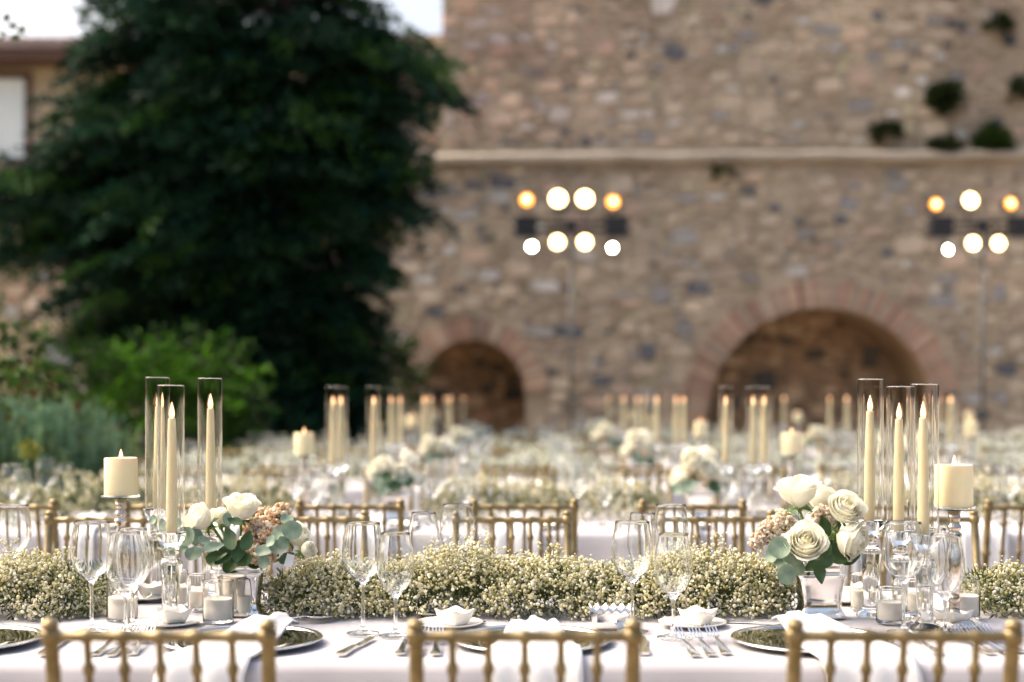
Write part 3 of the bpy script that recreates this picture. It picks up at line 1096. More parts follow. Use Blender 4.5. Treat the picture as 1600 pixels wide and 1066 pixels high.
for r in range(5):
    x1 = XR if r else 3.4
    y0, y1 = row_y(r, NEAR), row_y(r, FAR_E)
    t = tag(empty('banquet_table', ((XL + x1) / 2, (y0 + y1) / 2, 0)), 'long banquet table hidden under its cloth, the ' + ROWNAME[r], 'table', 'long banquet tables')
    m = MB()
    m.box((0, 0, TZ - 0.025), (x1 - XL - 0.04, y1 - y0 - 0.04, 0.04))
    m.build('tabletop', 'brown_wood', t, smooth=False)
    for ex in (-1, -0.33, 0.33, 1):
        for ey in (-1, 1):
            m = MB()
            m.tube([(ex * (x1 - XL) * 0.45, ey * 0.36, 0), (ex * (x1 - XL) * 0.45, ey * 0.36, TZ - 0.05)], 0.02, 8)
            m.build('leg', 'grey_metal', t)
    lab = ['white tablecloth with pinkish folds on the nearest table, close to the camera', 'white tablecloth on the second table, behind the back-to-back gold chairs',
           'white tablecloth on the third table, half hidden by candles and flowers', 'white tablecloth on the fourth table, far back and blurred',
           'white tablecloth on the farthest table, just in front of the arches'][r]
    tag(tablecloth(r, XL, x1, y0, y1), lab, 'tablecloth', 'white tablecloths')


# ------------------------------------------------------------------ gold bamboo-style chairs
def bamboo(m, a, b, r, n=10, nodes=(), ring=1.28):
    """a rod with slightly swollen rings at the given fractions"""
    a, b = Vector(a), Vector(b)
    L = (b - a).length
    ts, rs = [0.0], [r]
    for f in sorted(nodes):
        w = 0.006 / L
        for df, k in ((-1.6, 1.0), (-0.9, ring), (0.9, ring), (1.6, 1.0)):
            t = f + df * w
            if 0 < t < 1:
                ts.append(t)
                rs.append(r * k)
    ts.append(1.0)
    rs.append(r)
    m.tube([a.lerp(b, t) for t in ts], rs, n)
    return m


def chair_parts():
    parts = []
    HW = 0.162
    for s in (-1, 1):
        m = MB()
        bottom, seat, top = Vector((s * HW, -0.20, 0)), Vector((s * (HW - 0.002), -0.185, 0.45)), Vector((s * HW, -0.268, 0.893))
        bamboo(m, bottom, seat, 0.0114, 12, (0.25, 0.6, 0.92))
        bamboo(m, seat, top, 0.0114, 12, (0.12, 0.45, 0.66))
        d = (top - seat).normalized()
        m.tube([top - d * 0.012, top - d * 0.008, top + d * 0.008, top + d * 0.012], [0.0114, 0.0150, 0.0150, 0.0114], 12)
        m.tube([top + d * 0.009, top + d * 0.012, top + d * 0.014, top + d * 0.018, top + d * 0.022, top + d * 0.026, top + d * 0.028],
               [0.0095, 0.0095, 0.0122, 0.0136, 0.0126, 0.0080, 0.002], 12)
        parts.append(('back_post', m, 'gold'))
    m = MB()
    fr = [(i + 1) / 6 for i in range(5)]
    bamboo(m, (-HW, -0.268, 0.893), (HW, -0.268, 0.893), 0.0082, 10, fr, 1.3)
    parts.append(('top_rail', m, 'gold'))
    for f in fr:
        x = -HW + 2 * HW * f
        m = MB()
        bamboo(m, (x, -0.207, 0.57), (x, -0.267, 0.887), 0.0060, 9, (0.2, 0.55, 0.86), 1.5)
        parts.append(('spindle', m, 'gold'))
    for z, y in ((0.57, -0.207), (0.51, -0.196)):
        m = MB()
        bamboo(m, (-HW, y, z), (HW, y, z), 0.008, 9, fr)
        parts.append(('lower_rail', m, 'gold'))
    m = MB()
    m.box((0, 0, 0.445), (0.37, 0.38, 0.03))
    parts.append(('seat', m, 'gold'))
    m = MB()
    vs, fs = [], []
    N = 12
    for i in range(N + 1):
        for j in range(N + 1):
            u, v = i / N * 2 - 1, j / N * 2 - 1
            vs.append((u * 0.182, v * 0.182, 0.462 + 0.035 * (1 - u ** 8) * (1 - v ** 8) ** 0.5))
    for i in range(N):
        for j in range(N):
            fs.append((i * (N + 1) + j, (i + 1) * (N + 1) + j, (i + 1) * (N + 1) + j + 1, i * (N + 1) + j + 1))
    m.add(vs, fs)
    parts.append(('cushion', m, 'cushion'))
    for s in (-1, 1):
        m = MB()
        bamboo(m, (s * 0.19, 0.19, 0), (s * 0.172, 0.172, 0.44), 0.0135, 10, (0.25, 0.6, 0.9))
        parts.append(('front_leg', m, 'gold'))
    for z in (0.16, 0.26):
        for s in (-1, 1):
            m = MB()
            bamboo(m, (s * 0.165, -0.193, z), (s * 0.182, 0.182, z), 0.0075, 8, (0.5,))
            parts.append(('stretcher', m, 'gold'))
    for y, hw in ((0.184, 0.182), (-0.194, 0.163)):
        m = MB()
        bamboo(m, (-hw, y, 0.21), (hw, y, 0.21), 0.0075, 8, (0.5,))
        parts.append(('stretcher', m, 'gold'))
    return parts


cp = chair_parts()
ch_root = empty('gold_chair')
for nm, m, mt in cp:
    m.build(nm, mt, ch_root, sharp=55)
CHAIR = Proto(ch_root)
# one mesh for the far, blurred rows: gold frame + cushion in one
far_gold, n_cush = MB(), None
for nm, m, mt in cp:
    far_gold.add(m.v, m.f)
far_me = far_gold.mesh('gold_chair_far', True)
far_me.materials.append(M['gold'])
far_me.materials.append(M['cushion'])
cushion_z = 0.4625
for p in far_me.polygons:
    if all(far_me.vertices[i].co.z >= 0.4619 and abs(far_me.vertices[i].co.x) < 0.183 and far_me.vertices[i].co.z < 0.4975 and abs(far_me.vertices[i].co.y) < 0.183 for i in p.vertices):
        p.material_index = 1


def put_chair(X, Y, rz, label, group, detailed=True):
    jit = R.uniform(-0.02, 0.02)
    if detailed:
        o = CHAIR.put((X, Y, 0), rz + jit)
    else:
        o = add_obj('gold_chair', far_me, None, None, (X, Y, 0))
        o.rotation_euler = (0, 0, rz + jit)
    return tag(o, label, 'chair', group)


# nearest row, backs to the camera
for (px, nm) in ((253, 'left'), (819, 'middle'), (1414, 'right')):
    put_chair(at(px, 0, 2.122).x, 2.385, 0, 'gold bamboo-style chair nearest the camera, %s of the three along the bottom edge' % nm, 'chairs with backs to the camera at the nearest table')
for r in range(5):
    # far side of this table, facing the camera
    Yc = row_y(r, 3.85)
    ks = [k for k in range(-4, 10) if in_view(0.02 + SP * k, Yc) and XL + 0.15 < 0.02 + SP * k < XR - 0.2]
    for i, k in enumerate(ks):
        X = 0.0 + SP * 1.06 * k if r == 0 else 0.02 + SP * k + R.uniform(-0.03, 0.03)
        put_chair(X, Yc + R.uniform(-0.015, 0.015), math.pi, 'gold chair on the far side of the %s, %s there' % (ROWNAME[r], nth(i, len(ks))), 'gold chairs around the long tables', r < 2)
    if r == 0:
        continue
    Yc = row_y(r, 2.31)
    ks = [k for k in range(-4, 10) if in_view(0.02 + SP * k, Yc) and XL + 0.15 < 0.02 + SP * k < XR - 0.2]
    for i, k in enumerate(ks):
        X = 0.03 + SP * k + R.uniform(-0.015, 0.015)
        put_chair(X, Yc + R.uniform(-0.015, 0.015), 0, 'gold chair on the near side of the %s, %s there' % (ROWNAME[r], nth(i, len(ks))), 'gold chairs around the long tables', r < 2)


# ------------------------------------------------------------------ glassware
def catmull(pts, n):
    P = [Vector((*p, 0)) for p in pts]
    P = [P[0] * 2 - P[1]] + P + [P[-1] * 2 - P[-2]]
    out = []
    for i in range(1, len(P) - 2):
        for k in range(n):
            t = k / n
            a, b, c, d = P[i - 1], P[i], P[i + 1], P[i + 2]
            q = 0.5 * ((2 * b) + (c - a) * t + (2 * a - 5 * b + 4 * c - d) * t * t + (3 * b - a - 3 * c + d) * t ** 3)
            out.append((max(q.x, 0.0), q.y))
    out.append((P[-2].x, P[-2].y))
    return out


def wine_glass_mesh(name, h, rb, rr, bowl):
    s = h - bowl
    stem = catmull([(0.034, 0.0006), (0.0335, 0.002), (0.022, 0.0042), (0.009, 0.0085), (0.0046, 0.018), (0.0036, 0.04), (0.0035, s - 0.022), (0.0055, s - 0.006)], 3)
    bo = catmull([(0.0055, s - 0.006), (0.4 * rb, s + 0.05 * bowl), (0.72 * rb, s + 0.15 * bowl), (0.95 * rb, s + 0.31 * bowl), (rb, s + 0.46 * bowl),
                  (0.5 * rb + 0.5 * max(rr, rb * 0.93), s + 0.68 * bowl), (0.25 * rb + 0.75 * rr, s + 0.86 * bowl), (rr, h)], 4)
    th = 0.0011
    bi = [(max(0, r - th), z) for r, z in bo if z > s + 0.045 * bowl]
    prof = [(0, 0.0006)] + stem + bo[1:] + [(rr - th * 0.5, h + 0.0006)] + bi[::-1] + [(0, s + 0.03 * bowl)]
    return MB().lathe(prof, 36).mesh(name)


WG_BIG = wine_glass_mesh('wine_glass_large', 0.2326, 0.0440, 0.0365, 0.122)
WG_SMALL = wine_glass_mesh('wine_glass_small', 0.214, 0.0392, 0.0300, 0.128)


def put_glass(X, Y, big, label, group):
    o = add_obj('wine_glass', WG_BIG if big else WG_SMALL, 'glass', None, (X, Y, TZ + 0.003))
    o.rotation_euler = (0, 0, R.uniform(0, 6))
    return tag(o, label, 'wine glass', group)


for px, Y, big, lab in ((567, 2.985, 1, 'large wine glass left of the middle chair, left one of a pair'),
                        (618, 2.955, 0, 'smaller wine glass left of the middle chair, right one of a pair'),
                        (988, 3.01, 1, 'large wine glass right of the small silver box, left one of a pair'),
                        (1052, 2.935, 0, 'smaller wine glass in front of the bread plate right of the silver box'),
                        (1412, 3.00, 1, 'large wine glass in front of the right hurricane candles'),
                        (1477, 2.925, 0, 'smaller wine glass in front of the right pillar candle stand'),
                        (1455, 3.06, 0, 'wine glass half hidden between the two glasses at the right candles'),
                        (143, 3.01, 1, 'large wine glass in front of the left pillar candle'),
                        (196, 2.965, 0, 'smaller wine glass just left of the left hurricane candles, front one'),
                        (207, 3.05, 0, 'wine glass close behind the smaller glass at the left candles'),
                        (715, 3.49, 1, 'large wine glass behind the garland in front of a chair, left of centre'),
                        (662, 3.47, 0, 'smaller wine glass behind the garland, left of centre'),
                        (1048, 3.48, 1, 'large wine glass behind the garland, right of centre'),
                        (1004, 3.46, 0, 'smaller wine glass behind the garland, right of centre'),
                        (20, 3.47, 1, 'large wine glass behind the garland at the left edge')):
    put_glass(at(px, 0, Y).x, Y, big, lab, 'wine glasses on the nearest table')

for r in range(1, 5):
    for side, ya in (('near', 3.0), ('far', 3.47)):
        ks = [k for k in range(-4, 10) if in_view(0.3 + SP * k, row_y(r, ya), 0.0) and XL + 0.2 < 0.3 + SP * k < XR - 0.2]
        for i, k in enumerate(ks):
            for j in (0, 1):
                X = 0.27 + SP * k + (0.085 if j else 0) + R.uniform(-0.02, 0.02)
                put_glass(X, row_y(r, ya) + R.uniform(-0.03, 0.03) - 0.03 * j, 1 - j,
                          '%s wine glass of the %s, %s side of the %s' % ('smaller' if j else 'large', nth_of(i, len(ks), 'pair'), side, ROWNAME[r]), 'wine glasses on the farther tables')


# ------------------------------------------------------------------ candles
def tube_glass_mesh():
    r0, r1, h = 0.0292, 0.0282, 0.318
    prof = [(r1, 0.0), (r0, 0.0), (r0, 0.0015), (r0, 0.003), (r0, h * 0.5), (r0, h - 0.003), (r0, h - 0.001), ((r0 + r1) / 2, h), (r1, h - 0.001), (r1, h - 0.003), (r1, h * 0.5), (r1, 0.003), (r1, 0.0015), (r1, 0.0)]
    return MB().lathe(prof, 40).mesh('hurricane_tube')


def holder_mesh():
    p = [(0, 0), (0.031, 0), (0.032, 0.004), (0.030, 0.011), (0.020, 0.016), (0.0165, 0.026), (0.0165, 0.06), (0.0195, 0.105), (0.0245, 0.142), (0.0255, 0.148), (0.0195, 0.156),
         (0.0165, 0.163), (0.0185, 0.170), (0.0170, 0.178), (0.0200, 0.186), (0.0300, 0.204), (0.0345, 0.214), (0.0345, 0.2195), (0.0310, 0.2195), (0.0285, 0.2155),
         (0.0135, 0.2155), (0.0130, 0.200), (0.0, 0.199)]
    return MB().lathe(p, 24).mesh('glass_candleholder')


TUBE_ME, HOLD_ME = tube_glass_mesh(), holder_mesh()
taper_wax = MB().lathe([(0, 0), (0.0122, 0), (0.0124, 0.03), (0.0112, 0.12), (0.0092, 0.215), (0.0082, 0.246), (0.0074, 0.250), (0.003, 0.2475), (0, 0.247)], 20)
taper_flame = MB().lathe([(0, 0.2465), (0.0026, 0.248), (0.0052, 0.253), (0.0062, 0.259), (0.0052, 0.267), (0.003, 0.276), (0.0012, 0.282), (0, 0.286)], 14)
tr = empty('taper_candle')
taper_wax.build('wax', 'wax', tr)
taper_flame.build('flame', 'flame', tr)
TAPER = Proto(tr)
pillar_wax = MB().lathe([(0, 0), (0.0385, 0), (0.0395, 0.002), (0.0395, 0.088), (0.0385, 0.0915), (0.036, 0.0915), (0.033, 0.088), (0.012, 0.084), (0, 0.084)], 36)
pillar_flame = MB().lathe([(0, 0.084), (0.0042, 0.0845), (0.0050, 0.091), (0.0046, 0.097), (0.0030, 0.104), (0.0012, 0.110), (0, 0.113)], 14)
pr = empty('pillar_candle')
pillar_wax.build('wax', 'wax', pr, sharp=40)
pillar_flame.build('flame', 'flame', pr)
PILLAR = Proto(pr)
sr = empty('candle_stand')
MB().lathe([(0, 0), (0.046, 0), (0.047, 0.004), (0.040, 0.012), (0.020, 0.020), (0.012, 0.032), (0.011, 0.05), (0.015, 0.058), (0.011, 0.066), (0.0125, 0.08), (0.0205, 0.108), (0.0215, 0.125),
            (0.0175, 0.155), (0.0110, 0.180), (0.0100, 0.190), (0.0165, 0.194), (0.0165, 0.200), (0.0105, 0.205), (0.0150, 0.211), (0.0150, 0.217), (0.0110, 0.222), (0.0130, 0.230), (0.0135, 0.252), (0, 0.252)], 24).build('stem', 'mercury', sr)
MB().lathe([(0, 0.2525), (0.02, 0.2525), (0.046, 0.2535), (0.0475, 0.2565), (0.0470, 0.2605), (0.0440, 0.2575), (0.02, 0.2572), (0, 0.2572)], 36).build('plate', 'crystal', sr)
STAND = Proto(sr)


def hurricane(X, Y, who, group, lean=(0, 0), dz=0.0):
    o = add_obj('glass_candleholder', HOLD_ME, 'crystal', None, (X, Y, TZ + 0.003))
    o.scale = (1, 1, (0.2195 + dz) / 0.2195)
    tag(o, 'crystal candleholder under ' + who, 'candleholder', group)
    o = TAPER.put((X + lean[0], Y + lean[1], TZ + 0.003 + 0.2165 + dz))
    tl = (R.uniform(-0.008, 0.008), R.uniform(-0.010, 0.010))
    o.rotation_euler = (tl[0], tl[1], R.uniform(0, 6))
    tag(o, 'ivory taper candle inside ' + who, 'candle', group)
    o = add_obj('glass_tube', TUBE_ME, 'glass', None, (X, Y, TZ + 0.003 + 0.221 + dz))
    tag(o, 'clear glass ' + who[4:].replace('glass ', ''), 'glass tube', group)
    return o


def pillar(X, Y, where, group):
    tag(STAND.put((X, Y, TZ + 0.003)), 'silvered stand under the pillar candle ' + where, 'candle stand', group)
    tag(PILLAR.put((X, Y, TZ + 0.003 + 0.258)), 'thick ivory pillar candle ' + where, 'candle', group)


for px, Y, dz, who in ((246, 3.47, 0.006, 'the glass tube at left, back one of the three'), (267, 3.09, -0.016, 'the glass tube at left, front one of the three'), (328, 3.40, 0.003, 'the glass tube at left, right one by the roses'),
                       (1360, 3.22, -0.001, 'the glass tube at right, next to the roses'), (1406, 3.16, -0.018, 'the glass tube at right, middle one of the three'), (1445, 3.03, -0.014, 'the glass tube at right, next to the pillar candle')):
    hurricane(at(px, 0, Y).x, Y, who, 'hurricane candles on the nearest table', (-0.003 if px > 1300 else 0.002, 0), dz)
pillar(at(189, 0, 3.44).x, 3.44, 'left of the left glass tubes', 'pillar candles on the nearest table')
pillar(at(1491, 0, 3.08).x, 3.08, 'right of the right glass tubes', 'pillar candles on the nearest table')


def votive_proto(name, r, h, wax_h):
    t = empty(name)
    MB().lathe([(0, 0), (r - 0.003, 0), (r - 0.001, 0.0004), (r, 0.002), (r, 0.004), (r, h - 0.003), (r, h - 0.001), (r - 0.001, h), (r - 0.002, h - 0.001), (r - 0.002, h - 0.003), (r - 0.002, 0.009), (r - 0.0025, 0.0072), (r - 0.005, 0.006), (0, 0.006)], 32).build('glass', 'glass', t)
    MB().lathe([(0, 0.0075), (r - 0.0035, 0.0075), (r - 0.0030, 0.010), (r - 0.0030, wax_h), (r - 0.006, wax_h - 0.0015), (0.004, wax_h - 0.002), (0.0008, wax_h - 0.002), (0.0008, wax_h + 0.009), (0, wax_h + 0.009)], 28).build('wax', 'tea_wax', t)
    return Proto(t)


VOT_W = votive_proto('votive_candle', 0.034, 0.092, 0.052)
VOT_N = votive_proto('votive_candle', 0.0195, 0.085, 0.045)
VOT_S = votive_proto('votive_candle', 0.030, 0.078, 0.046)
VG = 'votive candles on the nearest table'
for px, Y, pro, lab in ((341, 3.14, VOT_W, 'wide votive glass in front of the left silver vase, frontmost at left'),
                        (307, 3.31, VOT_N, 'narrow votive glass just left of the wide one by the left vase'),
                        (281, 3.38, VOT_N, 'tall narrow votive glass under the left hurricane candles'),
                        (266, 3.27, VOT_N, 'small narrow votive glass right of the left crystal holder'),
                        (191, 3.16, VOT_W, 'wide votive glass behind the two wine glasses at left'),
                        (382, 3.23, VOT_N, 'small votive glass against the front of the left silver vase'),
                        (1390, 3.13, VOT_S, 'votive glass in front of the right hurricane candles, frontmost at right'),
                        (1342, 3.32, VOT_N, 'narrow votive glass beside the right silver vase'),
                        (1362, 3.36, VOT_N, 'narrow votive glass behind the right crystal holders'),
                        (1437, 3.26, VOT_S, 'votive glass behind the large wine glass at right'),
                        (1507, 3.19, VOT_W, 'wide votive glass under the right pillar candle')):
    tag(pro.put((at(px, 0, Y).x, Y, TZ + 0.003), R.uniform(0, 6)), lab, 'votive', VG)

# ------------------------------------------------------------------ silver vases
vz = [(0.0, 0.97), (0.006, 0.97), (0.014, 0.86), (0.024, 0.80), (0.045, 0.82), (0.070, 0.88), (0.088, 0.955), (0.094, 1.0), (0.100, 1.0), (0.104, 0.95), (0.109, 0.99), (0.116, 0.99), (0.120, 0.95), (0.128, 1.04), (0.1305, 1.05)]


def vase_mesh(hw, hd):
    vs, fs = [], []
    N = 40

    def ring(z, s, inset=0.0):
        out = []
        for k in range(N):
            t = 2 * math.pi * k / N
            c, q = math.cos(t), math.sin(t)
            e = 0.36
            wob = 1 + 0.012 * math.sin(3 * t + z * 40)
            x = math.copysign(abs(c) ** e, c) * (hw * s * wob - inset)
            y = math.copysign(abs(q) ** e, q) * (hd * s * wob - inset)
            out.append((x, y, z + (0.003 * math.sin(2 * t + 1) if z > 0.12 else 0)))
        return out
    rings = [ring(z, s) for z, s in vz] + [ring(z, s, 0.004) for z, s in vz[::-1][:8]]
    for rg_ in rings:
        vs += rg_
    for i in range(len(rings) - 1):
        for k in range(N):
            k2 = (k + 1) % N
            fs.append((i * N + k, i * N + k2, (i + 1) * N + k2, (i + 1) * N + k))
    fs.append(tuple(range(N - 1, -1, -1)))
    fs.append(tuple((len(rings) - 1) * N + k for k in range(N)))
    return MB().add(vs, fs).mesh('silver_vase')


VASE = vase_mesh(0.062, 0.046)
VLX, VLY = at(374, 0, 3.26).x, 3.26
VRX, VRY = at(1280, 0, 3.22).x, 3.22
o = add_obj('silver_vase', VASE, 'silver', None, (VLX, VLY, TZ + 0.003))
tag(o, 'polished silver vase with concave sides under the left roses', 'vase', 'silver vases')
o = add_obj('silver_vase', VASE, 'silver', None, (VRX, VRY, TZ + 0.003))
o.scale = (0.92, 0.92, 1)
tag(o, 'polished silver vase with concave sides under the right roses', 'vase', 'silver vases')


# ------------------------------------------------------------------ flowers
def petal_mesh(rng, r, h, span, cup, flare, n=9):
    """one cupped rose petal around +Z; radius r, height h, angular span, cup at the base, flare at the rim"""
    vs, fs = [], []
    notch = rng.uniform(0.0, 0.05)
    for j in range(n):
        v = j / (n - 1)
        for i in range(n):
            u = i / (n - 1) * 2 - 1
            edge = 1 - 0.26 * u * u * u * u - notch * math.exp(-(u / 0.25) ** 2) + 0.05 * math.exp(-(u / 0.12) ** 2)
            w = math.sin(min(1.0, 0.10 + v * 1.15) * math.pi / 2)
            ang = u * span * (0.35 + 0.65 * w)
            vv = v * edge
            rad = r * (0.12 + (0.88) * math.sin(min(1, vv * cup) * math.pi / 2)) + flare * max(0, vv - 0.62) ** 2 * 5.0
            z = h * vv - max(0, flare) * max(0, vv - 0.75) ** 2 * 6.0
            rad += 0.0012 * math.sin(u * 5 + vv * 4 + notch * 200) * vv
            vs.append((rad * math.sin(ang), -rad * math.cos(ang), z))
    for j in range(n - 1):
        for i in range(n - 1):
            fs.append((j * n + i, j * n + i + 1, (j + 1) * n + i + 1, (j + 1) * n + i))
    return MB().add(vs, fs)


def rose_petals(rng, R0, openness=1.0):
    """list of (mesh builder, material) for one rose of outer radius R0"""
    out = []
    H = R0 * 1.62
    layers = [(0.10, 0.97, 3, 1.6, 2.2, -0.10), (0.20, 0.98, 3, 1.35, 2.0, -0.14), (0.31, 0.985, 4, 1.15, 1.8, -0.12), (0.43, 0.98, 4, 1.05, 1.7, -0.06), (0.56, 0.97, 5, 0.92, 1.6, 0.04), (0.70, 0.95, 5, 0.86, 1.5, 0.16), (0.83, 0.90, 5, 0.84, 1.45, 0.30)]
    if openness > 0.5:
        layers.append((0.95, 0.80, 4, 0.86, 1.45, 0.42))
    a0 = rng.uniform(0, 6)
    for li, (fr, hh, cnt, span, cup, fl) in enumerate(layers):
        for k in range(cnt):
            m = petal_mesh(rng, R0 * fr, H * hh * rng.uniform(0.95, 1.05), span * rng.uniform(0.9, 1.1), cup, R0 * fl * openness * rng.uniform(0.7, 1.25))
            a = a0 + 2 * math.pi * k / cnt + rng.uniform(-0.15, 0.15)
            ca, sa = math.cos(a), math.sin(a)
            tl = rng.uniform(-0.03, 0.05) * R0 / 0.04
            m.v = [(x * ca - y * sa, x * sa + y * ca, z + tl * 0.02) for x, y, z in m.v]
            out.append((m, 'petal_inner' if li < 3 else 'petal'))
        a0 += math.pi / cnt + 0.4
    return out


def orient(axis):
    return Vector(axis).normalized().to_track_quat('Z', 'Y')


def add_rose(parent, p, axis, R0, openness, seed, detailed=True, stem_to=None):
    rng = random.Random(seed)
    loc = Vector(p) - parent.location
    q = orient(axis)
    if detailed:
        root = bpy.data.objects.new('rose', None)
    pts = rose_petals(rng, R0, openness)
    H = R0 * 1.62
    low = q @ Vector((0, 0, -0.48 * H))
    if detailed:
        g = MB()
        g.lathe([(0, -0.012), (0.004, -0.010), (0.007, -0.004), (0.005, 0.004), (0, 0.006)], 10)
        for k in range(5):
            a = 2 * math.pi * k / 5
            c, s = math.cos(a), math.sin(a)
            g.add([(0.004 * c - 0.004 * s, 0.004 * s + 0.004 * c, 0), (0.004 * c + 0.004 * s, 0.004 * s - 0.004 * c, 0), (R0 * 0.55 * c, R0 * 0.55 * s, -0.002 + R0 * 0.1), (R0 * 0.75 * c, R0 * 0.75 * s, -0.010)], [(0, 1, 2), (1, 3, 2), (0, 2, 3)])
        if stem_to is not None:
            e = q.inverted() @ ((Vector(stem_to) - parent.location) - loc - low)
            g.tube([(0, 0, -0.008), (e * 0.5) + Vector((0, 0, -0.01)), e], 0.0032, 7)
        root = g.build('rose', 'rose_stem', parent)
        root.location = loc + low
        root.rotation_mode = 'QUATERNION'
        root.rotation_quaternion = q
        for m, mt in pts:
            m.build('petal', mt, root)
        return root
    m2 = MB()
    for m, mt in pts:
        m2.add(m.v, m.f)
    m2.v = [tuple(q @ Vector(v)) for v in m2.v]
    return m2.build('rose', 'petal', parent, loc + low)


def round_leaf(parent, p, normal, r, material, name='leaf', stretch=1.0, tip=0.0, spin=0.0, stem=None, cup=0.26):
    N = 14
    vs, fs = [(0, 0, 0)], []
    for k in range(N):
        t = 2 * math.pi * k / N
        x, y = math.cos(t) * r, math.sin(t) * r * stretch
        if tip and y > 0:
            x *= 1 - tip * (y / (r * stretch)) ** 1.5
        vs.append((x * 0.55, y * 0.55, cup * r * 0.18))
    for k in range(N):
        t = 2 * math.pi * k / N
        x, y = math.cos(t) * r, math.sin(t) * r * stretch
        if tip and y > 0:
            x *= 1 - tip * (y / (r * stretch)) ** 1.5
        vs.append((x, y, cup * r * (0.8 + 0.5 * math.sin(3 * t + r * 900))))
    for k in range(N):
        k2 = (k + 1) % N
        fs.append((0, 1 + k, 1 + k2))
        fs.append((1 + k, 1 + N + k, 1 + N + k2, 1 + k2))
    q = orient(normal) @ Vector((0, 0, 1)).to_track_quat('Z', 'Y')
    m = MB().add(vs, fs)
    rs = Matrix.Rotation(spin, 4, 'Z')
    m.v = [tuple(rs @ Vector(v)) for v in m.v]
    if stem is not None:
        e = orient(normal).inverted() @ (Vector(stem) - Vector(p))
        m.tube([(0, 0, 0), e * 0.5, e], [0.0012, 0.0012, 0.0014], 5)
    o = m.build(name, material, parent, Vector(p) - parent.location)
    o.rotation_mode = 'QUATERNION'
    o.rotation_quaternion = orient(normal)
    return o


ICO_V = None


def ico():
    t = (1 + 5 ** 0.5) / 2
    v = np.array([(-1, t, 0), (1, t, 0), (-1, -t, 0), (1, -t, 0), (0, -1, t), (0, 1, t), (0, -1, -t), (0, 1, -t), (t, 0, -1), (t, 0, 1), (-t, 0, -1), (-t, 0, 1)], float)
    v /= np.linalg.norm(v[0])
    f = np.array([(0, 11, 5), (0, 5, 1), (0, 1, 7), (0, 7, 10), (0, 10, 11), (1, 5, 9), (5, 11, 4), (11, 10, 2), (10, 7, 6), (7, 1, 8), (3, 9, 4), (3, 4, 2), (3, 2, 6), (3, 6, 8), (3, 8, 9), (4, 9, 5), (2, 4, 11), (6, 2, 10), (8, 6, 7), (9, 8, 1)])
    return v, f


OCT = (np.array([(1, 0, 0), (-1, 0, 0), (0, 1, 0), (0, -1, 0), (0, 0, 1), (0, 0, -1)], float),
       np.array([(0, 2, 4), (2, 1, 4), (1, 3, 4), (3, 0, 4), (2, 0, 5), (1, 2, 5), (3, 1, 5), (0, 3, 5)]))


def balls(rg, C, r, base, cols, jit=0.12, rough=0.25):
    """small blossoms: one lumpy ball for each centre"""
    bv, bf = base
    n, k = len(C), len(bv)
    q = rg.normal(0, 1, (n, 4))
    q /= np.linalg.norm(q, axis=1, keepdims=True)
    w, x, y, z = q.T
    Rm = np.stack([np.stack([1 - 2 * (y * y + z * z), 2 * (x * y - z * w), 2 * (x * z + y * w)], -1),
                   np.stack([2 * (x * y + z * w), 1 - 2 * (x * x + z * z), 2 * (y * z - x * w)], -1),
                   np.stack([2 * (x * z - y * w), 2 * (y * z + x * w), 1 - 2 * (x * x + y * y)], -1)], 1)
    P = np.einsum('nij,kj->nki', Rm, bv) * (1 + rg.uniform(-rough, rough, (n, k, 1))) * r[:, None, None] + C[:, None]
    Fc = (bf[None] + (np.arange(n) * k)[:, None, None]).reshape(-1, 3)
    cols = np.array(cols)
    c = cols[rg.integers(0, len(cols), n)] * rg.uniform(1 - jit, 1 + jit, (n, 1))
    return P.reshape(-1, 3), Fc, np.repeat(np.clip(c, 0, 0.92), k, axis=0)


def thin_sticks(A, B, r):
    """three-sided sticks from A to B"""
    D = B - A
    D /= np.linalg.norm(D, axis=1, keepdims=True) + 1e-9
    ref = np.where(np.abs(D[:, 2:3]) < 0.9, np.array([[0, 0, 1.0]]), np.array([[1.0, 0, 0]]))
    X = np.cross(D, ref)
    X /= np.linalg.norm(X, axis=1, keepdims=True)
    Yv = np.cross(D, X)
    ring = [X * math.cos(a) + Yv * math.sin(a) for a in (0, 2.094, 4.189)]
    V = np.stack([A + q * r for q in ring] + [B + q * r * 0.6 for q in ring], 1).reshape(-1, 3)
    base = np.array([(0, 1, 4, 3), (1, 2, 5, 4), (2, 0, 3, 5)])
    F = (base[None] + (np.arange(len(A)) * 6)[:, None, None]).reshape(-1, 4)
    return V, F


GYP = [(0.80, 0.76, 0.54), (0.85, 0.82, 0.66), (0.73, 0.68, 0.42), (0.60, 0.56, 0.30), (0.88, 0.86, 0.76)]


